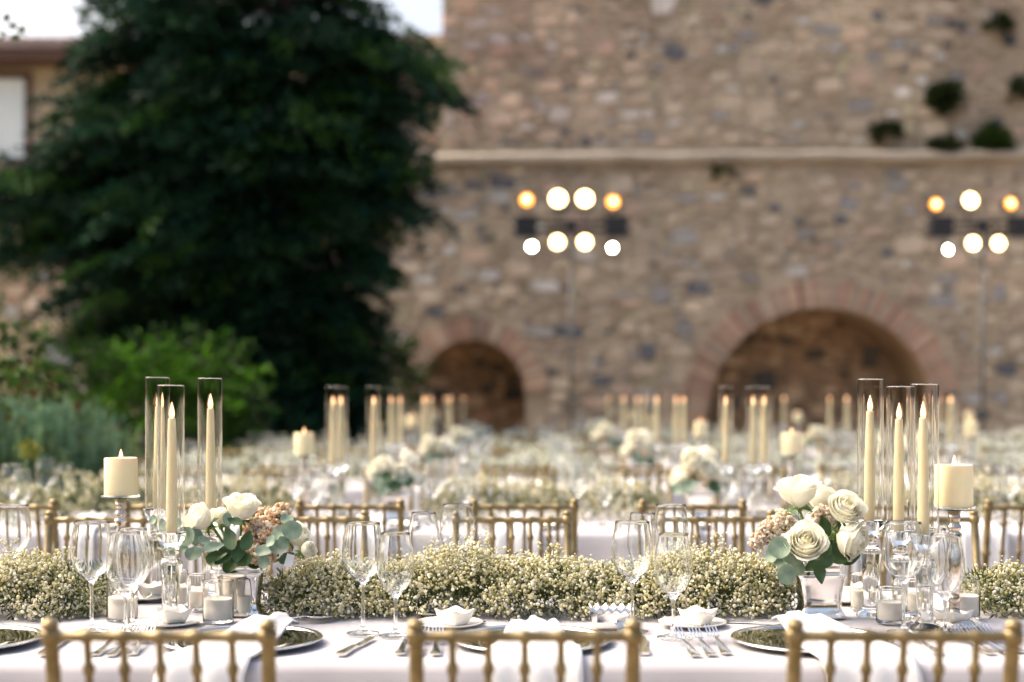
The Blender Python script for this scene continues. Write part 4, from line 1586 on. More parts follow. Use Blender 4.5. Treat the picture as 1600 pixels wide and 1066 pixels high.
def garland(label, x0, x1, yc, seed, clusters, per, r_fl, ball, hz=0.15, hy=0.125, stems=True, cols=None):
    """a low bank of baby's breath lying on the cloth"""
    rg = np.random.default_rng(seed)
    cx = (x0 + x1) / 2
    t = tag(empty('flower_garland', (cx, yc, TZ + 0.002)), label, 'garland', "baby's breath garlands")
    L = x1 - x0
    n = int(clusters * L)
    X = rg.uniform(-L / 2, L / 2, n)
    edge = np.clip((L / 2 - np.abs(X)) / 0.09, 0.25, 1) ** 0.5
    th = rg.uniform(0.02, math.pi - 0.02, n)                    # 0..pi over the bank
    wav = 1 + 0.16 * np.sin(X * 11 + seed) + 0.10 * np.sin(X * 23 + 2 * seed)
    q = rg.uniform(0.55, 1.0, n) ** 0.5
    spike = np.where(rg.random(n) < 0.07, rg.uniform(1.08, 1.42, n), 1.0)
    C = np.stack([X, np.cos(th) * hy * edge * q * (0.9 + 0.1 * wav), 0.012 + np.sin(th) * (hz - 0.02) * edge * wav * q * spike], 1)
    low = C[:, 2] < 0.05
    C[low, 1] *= 1.12
    if stems:
        hole = np.array([mnoise.noise(Vector((p[0] * 26 + seed, p[1] * 26, p[2] * 26))) for p in C])
        C = C[hole > -0.22]
        # stray sprigs standing out of the bank
        ns = int(L * 70)
        pick = rg.integers(0, len(C), ns)
        out_d = C[pick] * np.array([0, 1.0, 1.2]) / 0.12 + rg.normal(0, 0.45, (ns, 3)) + np.array([0, 0, 0.35])
        out_d /= np.linalg.norm(out_d, axis=1, keepdims=True)
        tips = C[pick] + out_d * rg.uniform(0.015, 0.042, (ns, 1))
        tips[:, 2] = np.clip(tips[:, 2], 0.006, None)
        C = np.concatenate([C, tips])
        n = len(C)
    m = rg.integers(int(per * 0.6), int(per * 1.4) + 1, n)
    if stems:
        m[-ns:] = rg.integers(3, 6, ns)
    idx = np.repeat(np.arange(n), m)
    off = rg.normal(0, 1, (len(idx), 3)) * np.array([0.0115, 0.0105, 0.0098])
    P = C[idx] + off
    P[:, 2] = np.clip(P[:, 2], r_fl, None)
    r = r_fl * (0.45 + 1.1 * rg.random(len(P)) ** 1.5)
    V, F, T = balls(rg, P, r, ball, cols or GYP)
    add_obj('blossoms', np_mesh('blossoms', V, F, T), 'floret', t)['kind'] = 'stuff'
    # stalks from the middle line out to the clusters, twigs to some blossoms, and narrow leaves below
    if stems:
        root = C * np.array([1, 0.2, 0.25]) + rg.normal(0, 0.02, C.shape)
        root[:, 2] = np.clip(root[:, 2], 0.004, None)
        V1, F1 = thin_sticks(root, C, 0.0008)
        tw = rg.random(len(P)) < 0.55
        V2, F2 = thin_sticks(C[idx][tw] - np.array([0, 0, 0.004]), P[tw], 0.0004)
        V, F = np.concatenate([V1, V2]), np.concatenate([F1, F2 + len(V1)])
        add_obj('stalks', np_mesh('stalks', V, F), 'gyp_stem', t)['kind'] = 'stuff'
    k = int(n * (4.0 if stems else 2.2))
    Xl = rg.uniform(-L / 2 * 0.97, L / 2 * 0.97, k)
    tl = rg.uniform(0, math.pi, k)
    ql = rg.uniform(0.3, 0.88, k)
    Pl = np.stack([Xl, np.cos(tl) * hy * ql, 0.008 + np.sin(tl) * (hz - 0.03) * ql], 1)
    Al = rg.normal(0, 0.7, (k, 3)) + np.stack([np.zeros(k), np.cos(tl), np.sin(tl)], 1)
    sz = 1.0 if stems else 1.8
    V, F = leaf_quads(Pl, Al, rg.normal(0, 1, (k, 3)), rg.uniform(0.014, 0.034, k) * sz, rg.uniform(0.003, 0.006, k) * sz)
    add_obj('leaves', np_mesh('leaves', V, F), 'gyp_leaf', t)['kind'] = 'stuff'
    return t


ICO = ico()
gx = lambda px: at(px, 0, GC).x
garland("bank of baby's breath on the nearest table between the two rose arrangements", gx(424), gx(1240), GC, 3, 1800, 11, 0.0031, ICO, hz=0.134)
garland("bank of baby's breath on the nearest table at the left edge", gx(-60), gx(172), GC - 0.02, 4, 1800, 11, 0.0031, ICO, hz=0.145)
garland("bank of baby's breath on the nearest table at the right edge", gx(1512), gx(1680), GC, 5, 1800, 11, 0.0031, ICO, hz=0.125)

DRIED = [(0.88, 0.72, 0.54), (0.90, 0.78, 0.62), (0.86, 0.64, 0.42), (0.92, 0.84, 0.70), (0.78, 0.50, 0.28)]


def dried_cluster(parent, lob, seed, r=0.0042, dens=190, cols=DRIED, ball=None):
    rg = np.random.default_rng(seed)
    Cs, St = [], []
    for p, rad, k in lob:
        c = np.array(Vector(p) - parent.location)
        d = rg.normal(0, 1, (int(dens * k), 3))
        d /= np.linalg.norm(d, axis=1, keepdims=True)
        Cs.append(c + d * rad * rg.uniform(0.6, 1.05, (len(d), 1)))
        St.append(np.repeat([c - np.array([0, 0, rad * 0.8])], len(d), 0))
    C, S = np.concatenate(Cs), np.concatenate(St)
    V, F, T = balls(rg, C, r * rg.uniform(0.55, 1.2, len(C)), ball or ICO, cols, 0.15, 0.35)
    o = add_obj('dried_blossoms', np_mesh('dried_blossoms', V, F, T), 'dried_floret', parent)
    o['kind'] = 'stuff'
    V, F = thin_sticks(S, C, 0.0005)
    s = add_obj('dried_stalks', np_mesh('dried_stalks', V, F), 'gyp_stem', o)
    s['kind'] = 'stuff'


# left arrangement
bl = tag(empty('rose_bouquet', (VLX, VLY, TZ + 0.125)), 'cream roses with eucalyptus and peach dried blossoms in the left silver vase', 'flowers', 'rose arrangements on the nearest table')
cen = Vector((VLX, VLY, TZ + 0.10))
for i, (px, py, Y, ax, r0, op) in enumerate(((313, 812, 3.17, (-0.75, -0.55, 0.55), 0.0335, 0.55), (343, 808, 3.25, (-0.1, -0.2, 1), 0.024, 0.35), (378, 795, 3.19, (0.12, -0.30, 0.95), 0.0370, 0.8),
                                             (464, 838, 3.22, (0.7, -0.25, 0.5), 0.030, 0.7), (480, 860, 3.17, (0.75, -0.5, 0.35), 0.0210, 0.2))):
    add_rose(bl, at(px, py, Y), ax, r0, op, 40 + i, True, cen)
dried_cluster(bl, [(at(405, 835, 3.23), 0.030, 1.3), (at(430, 812, 3.25), 0.026, 1.1), (at(388, 850, 3.18), 0.024, 0.9), (at(440, 800, 3.28), 0.022, 0.8), (at(402, 866, 3.16), 0.022, 0.8), (at(415, 808, 3.30), 0.024, 0.8), (at(422, 838, 3.18), 0.026, 1.1), (at(395, 825, 3.22), 0.024, 0.9), (at(418, 868, 3.17), 0.02, 0.8), (at(380, 868, 3.17), 0.018, 0.6)], 9, r=0.0048)
sp = MB()
for e in (at(250, 822, 3.18), at(300, 850, 3.12), at(445, 838, 3.12), at(412, 868, 3.11), at(340, 862, 3.10)):
    sp.tube([cen - bl.location, (cen.lerp(e, 0.6) + Vector((0, 0, 0.015))) - bl.location, e - bl.location], [0.0016, 0.0014, 0.0008], 5)
eu = sp.build('eucalyptus_sprig', 'rose_stem', bl)


def leaf_at(sprig, bouquet, px, py, Y, r_px, nrm, stretch=1.0, tip=0.0, spin=0.0, material='eucalyptus', stem=None):
    p = at(px, py, Y)
    o = round_leaf(bouquet, p, nrm, 0.88 * r_px * Y / F_PX, material, 'leaf', stretch, tip, spin, stem)
    if sprig is not bouquet:
        o.parent = sprig
    return o


for px, py, Y, r, nrm, st in ((272, 848, 3.16, 11, (-0.6, -0.8, 0.5), 0.8), (318, 846, 3.12, 12, (0.5, -0.5, 0.8), 1.0), (424, 846, 3.08, 11, (-0.6, -0.7, 0.5), 1.1), (442, 848, 3.09, 12, (0.6, -0.7, 0.4), 1.0), (286, 858, 3.14, 10, (0.4, -0.6, 0.8), 1.0), (252, 821, 3.18, 12, (-0.3, -1, 0.3), 1), (264, 836, 3.17, 12, (0.2, -1, 0.5), 1.1), (291, 839, 3.13, 18, (-0.2, -1, 0.35), 1), (305, 838, 3.14, 14, (0.5, -0.9, 0.2), 1.15),
                              (303, 866, 3.11, 16, (-0.2, -1, 0.6), 0.9), (278, 818, 3.2, 11, (0.3, -1, 0.7), 1), (262, 862, 3.16, 10, (0.1, -1, 0.2), 1.1),
                              (355, 812, 3.13, 9, (0.4, -1, 0.3), 1.4), (456, 829, 3.10, 18, (0.35, -1, 0.3), 1.0), (436, 834, 3.11, 14, (-0.4, -1, 0.4), 1.1), (433, 856, 3.09, 15, (0.3, -1, 0.7), 0.95), (413, 861, 3.09, 16, (-0.3, -1, 0.8), 0.8),
                              (412, 878, 3.08, 11, (0.0, -1, 0.2), 1.1), (240, 812, 3.21, 9, (-0.6, -0.8, 0.2), 1), (448, 812, 3.15, 12, (0.2, -0.7, 0.8), 1)):
    leaf_at(eu, bl, px, py, Y, r, nrm, st)
leaf_at(eu, bl, 332, 856, 3.10, 11, (0.1, -0.6, 0.85), 2.0, 0.35, RAD(-72))
leaf_at(eu, bl, 338, 869, 3.11, 10, (0.0, -0.8, 0.5), 2.0, 0.4, RAD(-75), 'rose_leaf')
for px, py, Y, r, nrm, spn in ((360, 842, 3.12, 14, (-0.3, -1, 0.4), 0.5), (386, 845, 3.11, 12, (0.2, -1, 0.3), -0.3), (367, 815, 3.12, 9, (0.1, -1, 0.8), 1.2), (350, 868, 3.12, 14, (0.0, -1, 0.2), 2.4), (372, 862, 3.12, 13, (0.3, -1, 0.2), 2.9),
                               (448, 872, 3.14, 10, (0.3, -1, 0.3), -1.0), (396, 878, 3.18, 13, (0.2, -1, 0.4), 1.4), (338, 876, 3.16, 12, (-0.3, -1, 0.4), -1.6), (362, 880, 3.20, 13, (0.0, -1, 0.3), -0.6), (420, 872, 3.18, 12, (0.3, -1, 0.3), -1.3), (380, 876, 3.13, 12, (-0.2, -1, 0.3), 1.9)):
    leaf_at(bl, bl, px, py, Y, r, nrm, 1.6, 0.6, spn, 'rose_leaf')
tg = MB()
tg.box((0, 0, 0), (0.017, 0.0006, 0.028))
tgo = tg.build('paper_tag', 'paper', bl, at(452, 876, 3.10) - bl.location, smooth=False)
tgo.rotation_euler = (RAD(-12), RAD(16), RAD(8))

# right arrangement
br = tag(empty('rose_bouquet', (VRX, VRY, TZ + 0.125)), 'large cream roses on long stems with one trailing leaf in the right silver vase', 'flowers', 'rose arrangements on the nearest table')
cen = Vector((VRX, VRY, TZ + 0.10))
for i, (px, py, Y, ax, r0, op) in enumerate(((1247, 770, 3.16, (-0.12, -0.16, 1), 0.0440, 0.85), (1284, 782, 3.26, (0.35, 0.4, 0.9), 0.036, 0.8), (1320, 797, 3.12, (0.14, -0.70, 0.62), 0.0385, 0.75),
                                             (1259, 850, 3.09, (-0.10, -0.78, 0.52), 0.0415, 0.8), (1328, 842, 3.11, (0.62, -0.45, -0.25), 0.0400, 0.85))):
    add_rose(br, at(px, py, Y), ax, r0, op, 60 + i, True, cen + Vector((0, 0, 0.03)))
dried_cluster(br, [(at(1200, 832, 3.17), 0.026, 1.0), (at(1222, 815, 3.2), 0.026, 1.0), (at(1240, 826, 3.22), 0.022, 0.8), (at(1284, 806, 3.22), 0.026, 1.0), (at(1296, 828, 3.22), 0.02, 0.7), (at(1182, 846, 3.16), 0.018, 0.6)], 10,
              cols=[(0.88, 0.75, 0.60), (0.91, 0.82, 0.70), (0.82, 0.62, 0.46), (0.88, 0.80, 0.70)])
sp = MB()
for e in (at(1216, 850, 3.10), at(1230, 900, 3.08), at(1240, 800, 3.2)):
    sp.tube([cen - br.location, (cen.lerp(e, 0.5) + Vector((0, 0, 0.03))) - br.location, e - br.location], [0.0016, 0.0014, 0.0008], 5)
eu = sp.build('eucalyptus_sprig', 'rose_stem', br)
for px, py, Y, r, nrm, st in ((1218, 856, 3.08, 20, (-0.2, -1, 0.3), 1), (1236, 868, 3.09, 17, (0.3, -1, 0.3), 1.1), (1228, 898, 3.07, 18, (0.25, -1, 0.15), 1.05), (1206, 868, 3.10, 12, (-0.6, -0.8, 0.3), 1.1), (1222, 880, 3.09, 13, (-0.3, -0.8, 0.5), 1.0), (1246, 886, 3.10, 14, (0.5, -1, 0.2), 1.1), (1234, 800, 3.22, 12, (0, -1, 0.6), 0.8)):
    leaf_at(eu, br, px, py, Y, r, nrm, st)
for px, py, Y, r, nrm, spn, st in ((1281, 894, 3.08, 11, (-0.2, -1, 0.1), math.pi + 0.15, 2.0), (1292, 876, 3.10, 12, (0.2, -1, 0.5), -0.9, 1.5), (1314, 874, 3.11, 10, (0.0, -1, 0.6), -1.4, 2.0), (1288, 822, 3.14, 12, (0.3, -1, 0.2), 0.3, 1.7),
                                   (1302, 858, 3.14, 14, (0, -1, 0.2), 0.5, 1.5), (1286, 862, 3.14, 13, (-0.3, -1, 0.1), 2.4, 1.5), (1330, 874, 3.12, 9, (0.3, -1, 0.2), -1.2, 2.2), (1270, 884, 3.13, 10, (-0.5, -1, 0), 2.0, 1.6)):
    leaf_at(br, br, px, py, Y, r, nrm, st, 0.65, spn, 'rose_leaf')


# ------------------------------------------------------------------ place settings on the nearest table
def charger_proto():
    t = empty('charger_plate')
    MB().lathe([(0, 0.0), (0.10, 0.0), (0.150, 0.006), (0.1545, 0.0085), (0.1500, 0.0095), (0.102, 0.0035), (0.098, 0.003), (0, 0.003)], 56).build('mirror_face', 'charger_mirror', t, sharp=60)
    MB().lathe([(0.152, 0.006), (0.1605, 0.0078), (0.1625, 0.0098), (0.1605, 0.0118), (0.1535, 0.0112), (0.1505, 0.0095), (0.152, 0.006)], 56).build('rim', 'charger_rim', t)
    return Proto(t)


CHARGER = charger_proto()
CH_X = [-1.115, -0.545, 0.040, 0.605]
for X, lab in zip(CH_X, ('mirrored charger plate with silver rim, cut off at the left edge', 'mirrored charger plate behind the left chair', 'mirrored charger plate behind the middle chair', 'mirrored charger plate left of the right chair, with a rolled napkin')):
    tag(CHARGER.put((X, 2.872, TZ + 0.003), R.uniform(0, 6)), lab, 'charger plate', 'charger plates on the nearest table')


def napkin(X, y_edge, y_start, w, drop, label, seed, group, skew=0.0, z0=TZ + 0.012):
    """folded napkin from the middle of a plate, over the table edge and down"""
    rng = random.Random(seed)
    path = [(y_start, z0 + 0.030), (y_start - 0.012, z0 + 0.036), (y_start - 0.035, z0 + 0.026), (y_start - 0.07, z0 + 0.014), (y_start - 0.11, z0 + 0.008), (y_edge + 0.06, z0 + 0.006), (y_edge + 0.012, z0 + 0.004),
            (y_edge - 0.022, z0 - 0.006), (y_edge - 0.036, z0 - 0.03), (y_edge - 0.040, z0 - 0.08), (y_edge - 0.048, z0 - drop * 0.55), (y_edge - 0.062, z0 - drop)]
    nu = 15
    ph = rng.uniform(0, 6)
    top, vs, fs = [], [], []
    for j, (y, z) in enumerate(path):
        v = j / (len(path) - 1)
        ww = w * (0.42 + 0.58 * min(1, v * 2.2))
        for i in range(nu):
            u = i / (nu - 1) * 2 - 1
            fold = 0.006 * math.sin(u * 7 + ph) * (1 - 0.3 * v) + 0.005 * math.sin(u * 13 + ph * 2) * max(0, 0.6 - v)
            bulge = 0.012 * (1 - u * u) * max(0, 0.5 - v) * 2
            dx = skew * (1 - v) ** 2
            if z > TZ - 0.0:
                top.append((X + u * ww / 2 + dx, y + rng.uniform(-0.002, 0.002), max(z + fold * 0.8 + bulge, z0 + 0.003 if v < 0.45 else TZ + 0.014)))
            else:
                top.append((X + u * ww / 2 + dx, y - fold - 0.006, z))
    n = len(top)
    vs = top[:]
    nr = len(path)
    for j in range(nr):
        for i in range(nu):
            x, y, z = top[j * nu + i]
            if j < 7:
                vs.append((x, y, z - 0.005))
            else:
                vs.append((x, y + 0.005, z - (0.004 if j == 7 else 0)))
    for j in range(nr - 1):
        for i in range(nu - 1):
            a = j * nu + i
            fs.append((a, a + 1, a + nu + 1, a + nu))
            fs.append((n + a, n + a + nu, n + a + nu + 1, n + a + 1))
        for i in (0, nu - 1):
            a = j * nu + i
            q = (a, a + nu, n + a + nu, n + a)
            fs.append(q if i == 0 else q[::-1])
    for j in (0, nr - 1):
        for i in range(nu - 1):
            a = j * nu + i
            q = (a, n + a, n + a + 1, a + 1)
            fs.append(q if j == 0 else q[::-1])
    c = Vector((X, y_edge, TZ))
    m = MB().add([(x - c.x, y - c.y, z - c.z) for x, y, z in vs], fs)
    o = m.build('napkin', 'napkin', None, c)
    return tag(o, label, 'napkin', group)


NG = 'white napkins on the nearest table'
napkin(CH_X[0] + 0.02, NEAR, 2.90, 0.17, 0.26, 'white folded napkin on the charger plate at the left edge', 1, NG)
napkin(CH_X[1] - 0.045, NEAR, 2.90, 0.17, 0.27, 'white napkin hanging over the table edge behind the left chair', 2, NG, 0.12)
napkin(CH_X[2] + 0.005, NEAR, 2.86, 0.175, 0.27, 'white napkin hanging over the table edge behind the middle chair', 3, NG)
napkin(CH_X[3] + 0.075, NEAR, 2.92, 0.18, 0.27, 'white napkin from the right charger plate hanging behind the right chair', 4, NG, -0.11)


# cutlery
def slab(m, outline, zf, th=0.0018):
    """flat outline (x, y) with height function, given thickness"""
    n = len(outline)
    vs = [(x, y, zf(y) + th) for x, y in outline] + [(x, y, zf(y)) for x, y in outline]
    fs = [tuple(range(n)), tuple(range(2 * n - 1, n - 1, -1))] + [(i, n + i, n + (i + 1) % n, (i + 1) % n) for i in range(n)]
    return m.add(vs, fs)


def handle(m, L0, L1, zf):
    pts = [(-0.0095, L0), (-0.0105, L0 + 0.012), (-0.0075, L0 + 0.05), (-0.0035, L1 - 0.012), (-0.0032, L1)]
    slab(m, [(x, y) for x, y in pts[::-1]][::-1] + [(-x, y) for x, y in pts[::-1]], zf, 0.0024)


def fork_mesh():
    m = MB()
    zf = lambda y: 0.001 + 0.010 * math.exp(-((y - 0.125) / 0.03) ** 2) + (0.004 if y > 0.19 else 0)
    handle(m, 0.0, 0.125, zf)
    zp = lambda y: 0.011 - 0.09 * (y - 0.125) + 1.0 * max(0, y - 0.14) ** 2 * 6
    slab(m, [(0.0032, 0.122), (0.011, 0.140), (0.0125, 0.152), (-0.0125, 0.152), (-0.011, 0.140), (-0.0032, 0.122)], zp, 0.0016)
    for k in range(4):
        x = -0.0105 + k * 0.007
        slab(m, [(x + 0.0018, 0.151), (x + 0.0012, 0.196), (x, 0.200), (x - 0.0012, 0.196), (x - 0.0018, 0.151)], zp, 0.0016)
    return m.mesh('fork', False)


def knife_mesh():
    m = MB()
    zf = lambda y: 0.001
    pts = [(-0.0085, 0.0), (-0.0100, 0.015), (-0.0070, 0.06), (-0.0060, 0.095)]
    slab(m, pts + [(-x, y) for x, y in pts[::-1]], zf, 0.0055)
    slab(m, [(-0.0065, 0.094), (0.0065, 0.094), (0.0095, 0.120), (0.0095, 0.185), (0.004, 0.212), (-0.0055, 0.205), (-0.0065, 0.15)][::-1], lambda y: 0.002, 0.0016)
    return m.mesh('knife', False)


def spoon_mesh():
    m = MB()
    zf = lambda y: 0.001 + 0.010 * math.exp(-((y - 0.125) / 0.03) ** 2)
    handle(m, 0.0, 0.125, zf)
    vs, fs = [], []
    N = 16
    for lay in (0, 1):
        for j in range(5):
            q = j / 4
            for k in range(N):
                t = 2 * math.pi * k / N
                x, y = 0.019 * q * math.cos(t), 0.152 + 0.030 * q * math.sin(t) * (1.08 if math.sin(t) > 0 else 1)
                vs.append((x, y, 0.002 + 0.009 * q * q + 0.0012 * lay))
    for j in range(4):
        for k in range(N):
            k2 = (k + 1) % N
            fs.append((j * N + k, (j + 1) * N + k, (j + 1) * N + k2, j * N + k2))
            b = 5 * N
            fs.append((b + j * N + k, b + j * N + k2, b + (j + 1) * N + k2, b + (j + 1) * N + k))
    for k in range(N):
        k2 = (k + 1) % N
        fs.append((4 * N + k, 9 * N + k, 9 * N + k2, 4 * N + k2))
    m.add(vs, fs)
    return m.mesh('spoon', True)


FORK, KNIFE, SPOON = fork_mesh(), knife_mesh(), spoon_mesh()


def put_cut(me, name, X, Y, rz, label, z=TZ + 0.003):
    o = add_obj(name, me, 'cutlery', None, (X, Y, z))
    o.rotation_euler = (0, 0, rz)
    tag(o, label, name, 'cutlery on the nearest table')


for ci, who in ((1, 'left charger plate'), (2, 'middle charger plate'), (3, 'right charger plate')):
    X = CH_X[ci]
    for j, (dx, lab) in enumerate(((-0.255, 'outermost'), (-0.222, 'middle one'), (-0.189, 'innermost'))):
        put_cut(FORK, 'fork', X + dx + R.uniform(-0.003, 0.003), 2.725 + R.uniform(-0.012, 0.02), RAD(R.uniform(-3, 5)), 'silver fork left of the %s, %s of three' % (who, lab))
for ci, who in ((0, 'charger plate at the left edge'), (1, 'left charger plate'), (2, 'middle charger plate'), (3, 'right charger plate')):
    X = CH_X[ci]
    put_cut(KNIFE, 'knife', X + 0.215, 2.72 + R.uniform(-0.01, 0.02), RAD(R.uniform(-14, -2)) if ci == 1 else RAD(R.uniform(-4, 8)), 'silver knife right of the ' + who)
X4 = CH_X[3] + 0.57
for j, lab in enumerate(('outermost', 'middle', 'innermost')):
    put_cut(FORK, 'fork', X4 - 0.25 + 0.033 * j, 2.74 + 0.01 * j, RAD(4), 'silver fork at the far right behind the right chair, %s of three' % lab)
put_cut(SPOON, 'spoon', at(372, 0, 3.14).x + 0.03, 3.125, RAD(-80), 'silver spoon lying in front of the left silver vase')
put_cut(FORK, 'fork', at(1262, 0, 3.06).x - 0.10, 3.055, RAD(-66), 'dessert fork lying across in front of the right silver vase')
put_cut(SPOON, 'spoon', at(770, 0, 3.10).x - 0.02, 3.12, RAD(60), 'dessert spoon above the middle charger plate')
put_cut(FORK, 'fork', at(1180, 0, 3.08).x - 0.06, 3.13, RAD(-100), 'dessert fork above the right charger plate by the garland')

# bread plates with little square bowls
PLATE = MB().lathe([(0, 0), (0.045, 0), (0.070, 0.0065), (0.0745, 0.0095), (0.0735, 0.0105), (0.068, 0.0085), (0.044, 0.003), (0, 0.003)], 48).mesh('bread_plate')


def square_bowl_mesh():
    vs, fs = [], []
    N = 32
    lays = [(0.0, 0.019, 0), (0.002, 0.021, 0), (0.012, 0.027, 0.0), (0.026, 0.034, 0.006), (0.0275, 0.0345, 0.007), (0.0265, 0.0325, 0.007), (0.014, 0.0255, 0.0), (0.006, 0.018, 0), (0.005, 0.004, 0)]
    for z, r, lift in lays:
        for k in range(N):
            t = 2 * math.pi * k / N
            c, s = math.cos(t), math.sin(t)
            e = 1 / max(abs(c), abs(s)) ** 0.75
            vs.append((r * c * e, r * s * e, z + lift * (abs(math.sin(2 * t)) ** 3)))
    for i in range(len(lays) - 1):
        for k in range(N):
            k2 = (k + 1) % N
            fs.append((i * N + k, i * N + k2, (i + 1) * N + k2, (i + 1) * N + k))
    fs.append(tuple(range(N - 1, -1, -1)))
    fs.append(tuple((len(lays) - 1) * N + k for k in range(N)))
    return MB().add(vs, fs).mesh('square_bowl')


SQB = square_bowl_mesh()
for px, Y, rz, where in ((262, 3.10, 0.6, 'below the left hurricane candles'), (702, 3.085, 0.78, 'in front of the garland above the middle chair'), (1082, 3.09, 0.80, 'in front of the garland, right of the silver box'),
                         (1480, 3.08, 0.5, 'below the right pillar candle'), (1326, 3.46, 0.1, 'behind the right silver vase, across the table'), (228, 3.50, 0.2, 'behind the left candles, across the table')):
    X = at(px, 0, Y).x
    o = add_obj('bread_plate', PLATE, 'porcelain', None, (X, Y, TZ + 0.003))
    tag(o, 'small white bread plate ' + where, 'plate', 'bread plates on the nearest table')
    o = add_obj('square_bowl', SQB, 'porcelain', None, (X + 0.012, Y, TZ + 0.0065))
    o.rotation_euler = (0, 0, rz)
    tag(o, 'white square bowl on the plate ' + where, 'bowl', 'square bowls on the nearest table')

# small silver box with a wavy pleated rim
bxp = Vector((at(953, 0, 3.06).x, 3.06, TZ + 0.003))
sb = tag(empty('silver_box', bxp), 'small silver box with wavy pleated rim in front of the garland', 'box')
m = MB()
lays = [(0.0, 0.036, 0.020), (0.003, 0.037, 0.021), (0.038, 0.043, 0.026), (0.038, 0.040, 0.023), (0.006, 0.035, 0.019)]
vs, fs = [], []
for z, hx, hy in lays:
    vs += [(-hx, -hy, z), (hx, -hy, z), (hx, hy, z), (-hx, hy, z)]
for i in range(len(lays) - 1):
    for k in range(4):
        fs.append((i * 4 + k, i * 4 + (k + 1) % 4, i * 4 + 4 + (k + 1) % 4, i * 4 + 4 + k))
fs += [(3, 2, 1, 0), (16, 17, 18, 19)]
m.add(vs, fs).build('body', 'silver', sb, smooth=False)
MB().box((-0.008, -0.0265, 0.024), (0.042, 0.002, 0.018)).build('name_plate', 'silver', sb, smooth=False)
for j in range(4):
    m = MB()
    vs, fs = [], []
    N = 48
    yy = -0.024 + 0.016 * j
    for i in range(N + 1):
        x = -0.044 + 0.088 * i / N
        z = 0.046 + 0.0035 * math.sin(i / N * 2 * math.pi * 5 + 0.6)
        vs += [(x, yy - 0.005, z - 0.010), (x, yy - 0.006, z), (x, yy + 0.004, z + 0.002), (x, yy + 0.005, z - 0.010)]
    for i in range(N):
        for k in range(3):
            fs.append((i * 4 + k, i * 4 + k + 1, i * 4 + k + 5, i * 4 + k + 4))
    m.add(vs, fs).build('pleat', 'silver', sb)

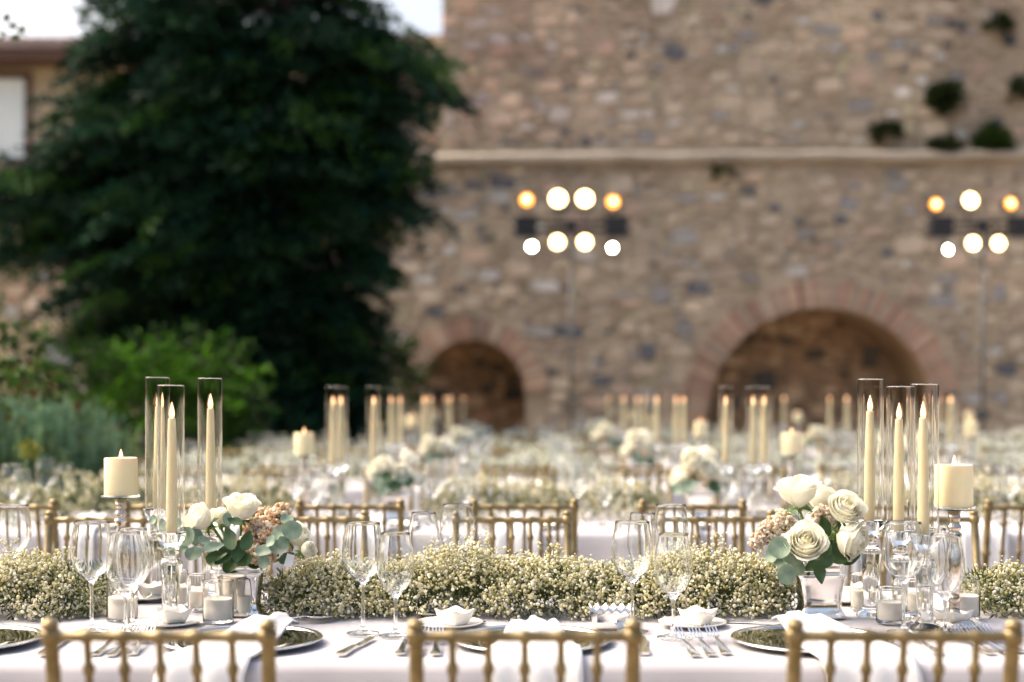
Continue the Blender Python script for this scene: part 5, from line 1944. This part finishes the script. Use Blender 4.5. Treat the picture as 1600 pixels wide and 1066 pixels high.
# ------------------------------------------------------------------ the farther tables: garlands, candles, roses, settings
simple_rose_seed = 200
for r in range(1, 5):
    yc = row_y(r, GC)
    xr = min(XR - 0.1, 0.36 * yc + 0.15)
    xl = max(XL + 0.1, -0.36 * yc - 0.15)
    groups = [g_ for g_ in (-0.70 + 0.04 * r, 0.93 + R.uniform(-0.03, 0.05), 2.52, 4.14) if g_ < xr]
    # garland pieces between the candle groups
    cuts = [xl] + sum([[q - 0.22, q + 0.30] if q < 0 else [q - 0.30, q + 0.22] for q in groups], []) + [xr]
    segs = [(a, b) for a, b in zip(cuts[::2], cuts[1::2]) if b - a > 0.12]
    dens, per, rf = [(420, 9, 0.0048), (270, 9, 0.0062), (200, 8, 0.0075), (170, 8, 0.0085)][r - 1]
    for i, (a, b) in enumerate(segs):
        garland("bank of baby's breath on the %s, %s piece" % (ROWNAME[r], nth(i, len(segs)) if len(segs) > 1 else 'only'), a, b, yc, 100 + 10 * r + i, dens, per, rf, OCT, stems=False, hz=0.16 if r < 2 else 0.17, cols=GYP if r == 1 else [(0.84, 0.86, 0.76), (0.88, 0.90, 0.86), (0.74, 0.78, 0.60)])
    for gi, gxp in enumerate(groups):
        sgn = -1 if gxp < 0 else 1
        where = 'in the %s, %s' % (nth_of(gi, len(groups), 'candle group'), ROWNAME[r])
        G = 'candles and flowers on the farther tables'
        spots = [(-0.075, -0.10), (-0.045, 0.14), (0.085, 0.02)] if sgn < 0 else [(-0.07, 0.02), (0.045, -0.02), (0.10, 0.12)]
        for j, (dx, dy) in enumerate(spots):
            X, Y = gxp + dx * 1.05 + R.uniform(-0.015, 0.015), yc + dy
            hurricane(X, Y, 'the %s tube %s' % (('left', 'middle', 'right')[sorted(range(3), key=lambda q: spots[q][0]).index(j)], where), G)
        pillar(gxp + sgn * 0.19, yc + R.uniform(-0.06, 0.06), where, G)
        vx, vy = gxp - sgn * 0.19, yc - 0.06
        o = add_obj('silver_vase', VASE, 'silver', None, (vx, vy, TZ + 0.003))
        tag(o, 'polished silver vase ' + where, 'vase', 'silver vases')
        bq = tag(empty('rose_bouquet', (vx, vy, TZ + 0.125)), 'cream roses and eucalyptus ' + where, 'flowers', 'rose arrangements on the farther tables')
        rr = random.Random(300 + r * 10 + gi)
        for q in range(6):
            a = 2 * math.pi * q / 6 + rr.uniform(-0.3, 0.3)
            p = Vector((vx + math.cos(a) * 0.075, vy + math.sin(a) * 0.05 - 0.01, TZ + 0.155 + rr.uniform(0, 0.06) + (0.05 if q in (1, 4) else 0)))
            add_rose(bq, p, (math.cos(a) * 0.8, math.sin(a) * 0.6 - 0.5, 0.7), rr.uniform(0.034, 0.046), 0.8, 400 + r * 50 + gi * 8 + q, False)
        dried_cluster(bq, [(Vector((vx + rr.uniform(-0.04, 0.06), vy - 0.04, TZ + 0.17)), 0.035, 0.7), (Vector((vx - sgn * 0.05, vy, TZ + 0.19)), 0.035, 0.6)], 500 + r * 10 + gi, r=0.006, dens=90, ball=OCT)
        for q in range(9):
            a = rr.uniform(0, 6.28)
            p = Vector((vx + math.cos(a) * rr.uniform(0.05, 0.11), vy + math.sin(a) * 0.06 - 0.03, TZ + 0.12 + rr.uniform(0, 0.06)))
            round_leaf(bq, p, (math.cos(a) * 0.5, -1, 0.4), rr.uniform(0.018, 0.028), 'eucalyptus' if q % 3 else 'rose_leaf', 'leaf', 1.2, 0.2, rr.uniform(0, 6))
        for q, (dx, dy) in enumerate(((-0.03, -0.19), (0.05, -0.15), (0.11, -0.10))):
            pro = (VOT_W, VOT_S, VOT_N)[q]
            tag(pro.put((gxp + dx, yc + dy, TZ + 0.003)), '%s votive glass %s' % (('wide', 'medium', 'narrow')[q], where), 'votive', 'votive candles on the farther tables')
    if r <= 2:
        ks = [k for k in range(-4, 10) if in_view(0.04 + SP * k, row_y(r, 2.87)) and XL + 0.2 < 0.04 + SP * k < XR - 0.2]
        for i, k in enumerate(ks):
            X = 0.04 + SP * k
            tag(CHARGER.put((X, row_y(r, 2.87), TZ + 0.003), 0), 'charger plate on the near side of the %s, %s' % (ROWNAME[r], nth(i, len(ks))), 'charger plate', 'charger plates on the farther tables')
            napkin(X + R.uniform(-0.03, 0.03), row_y(r, NEAR), row_y(r, 2.91), 0.17, 0.26, 'white napkin hanging from the near edge of the %s, %s' % (ROWNAME[r], nth(i, len(ks))), 600 + 20 * r + i, 'white napkins on the farther tables')
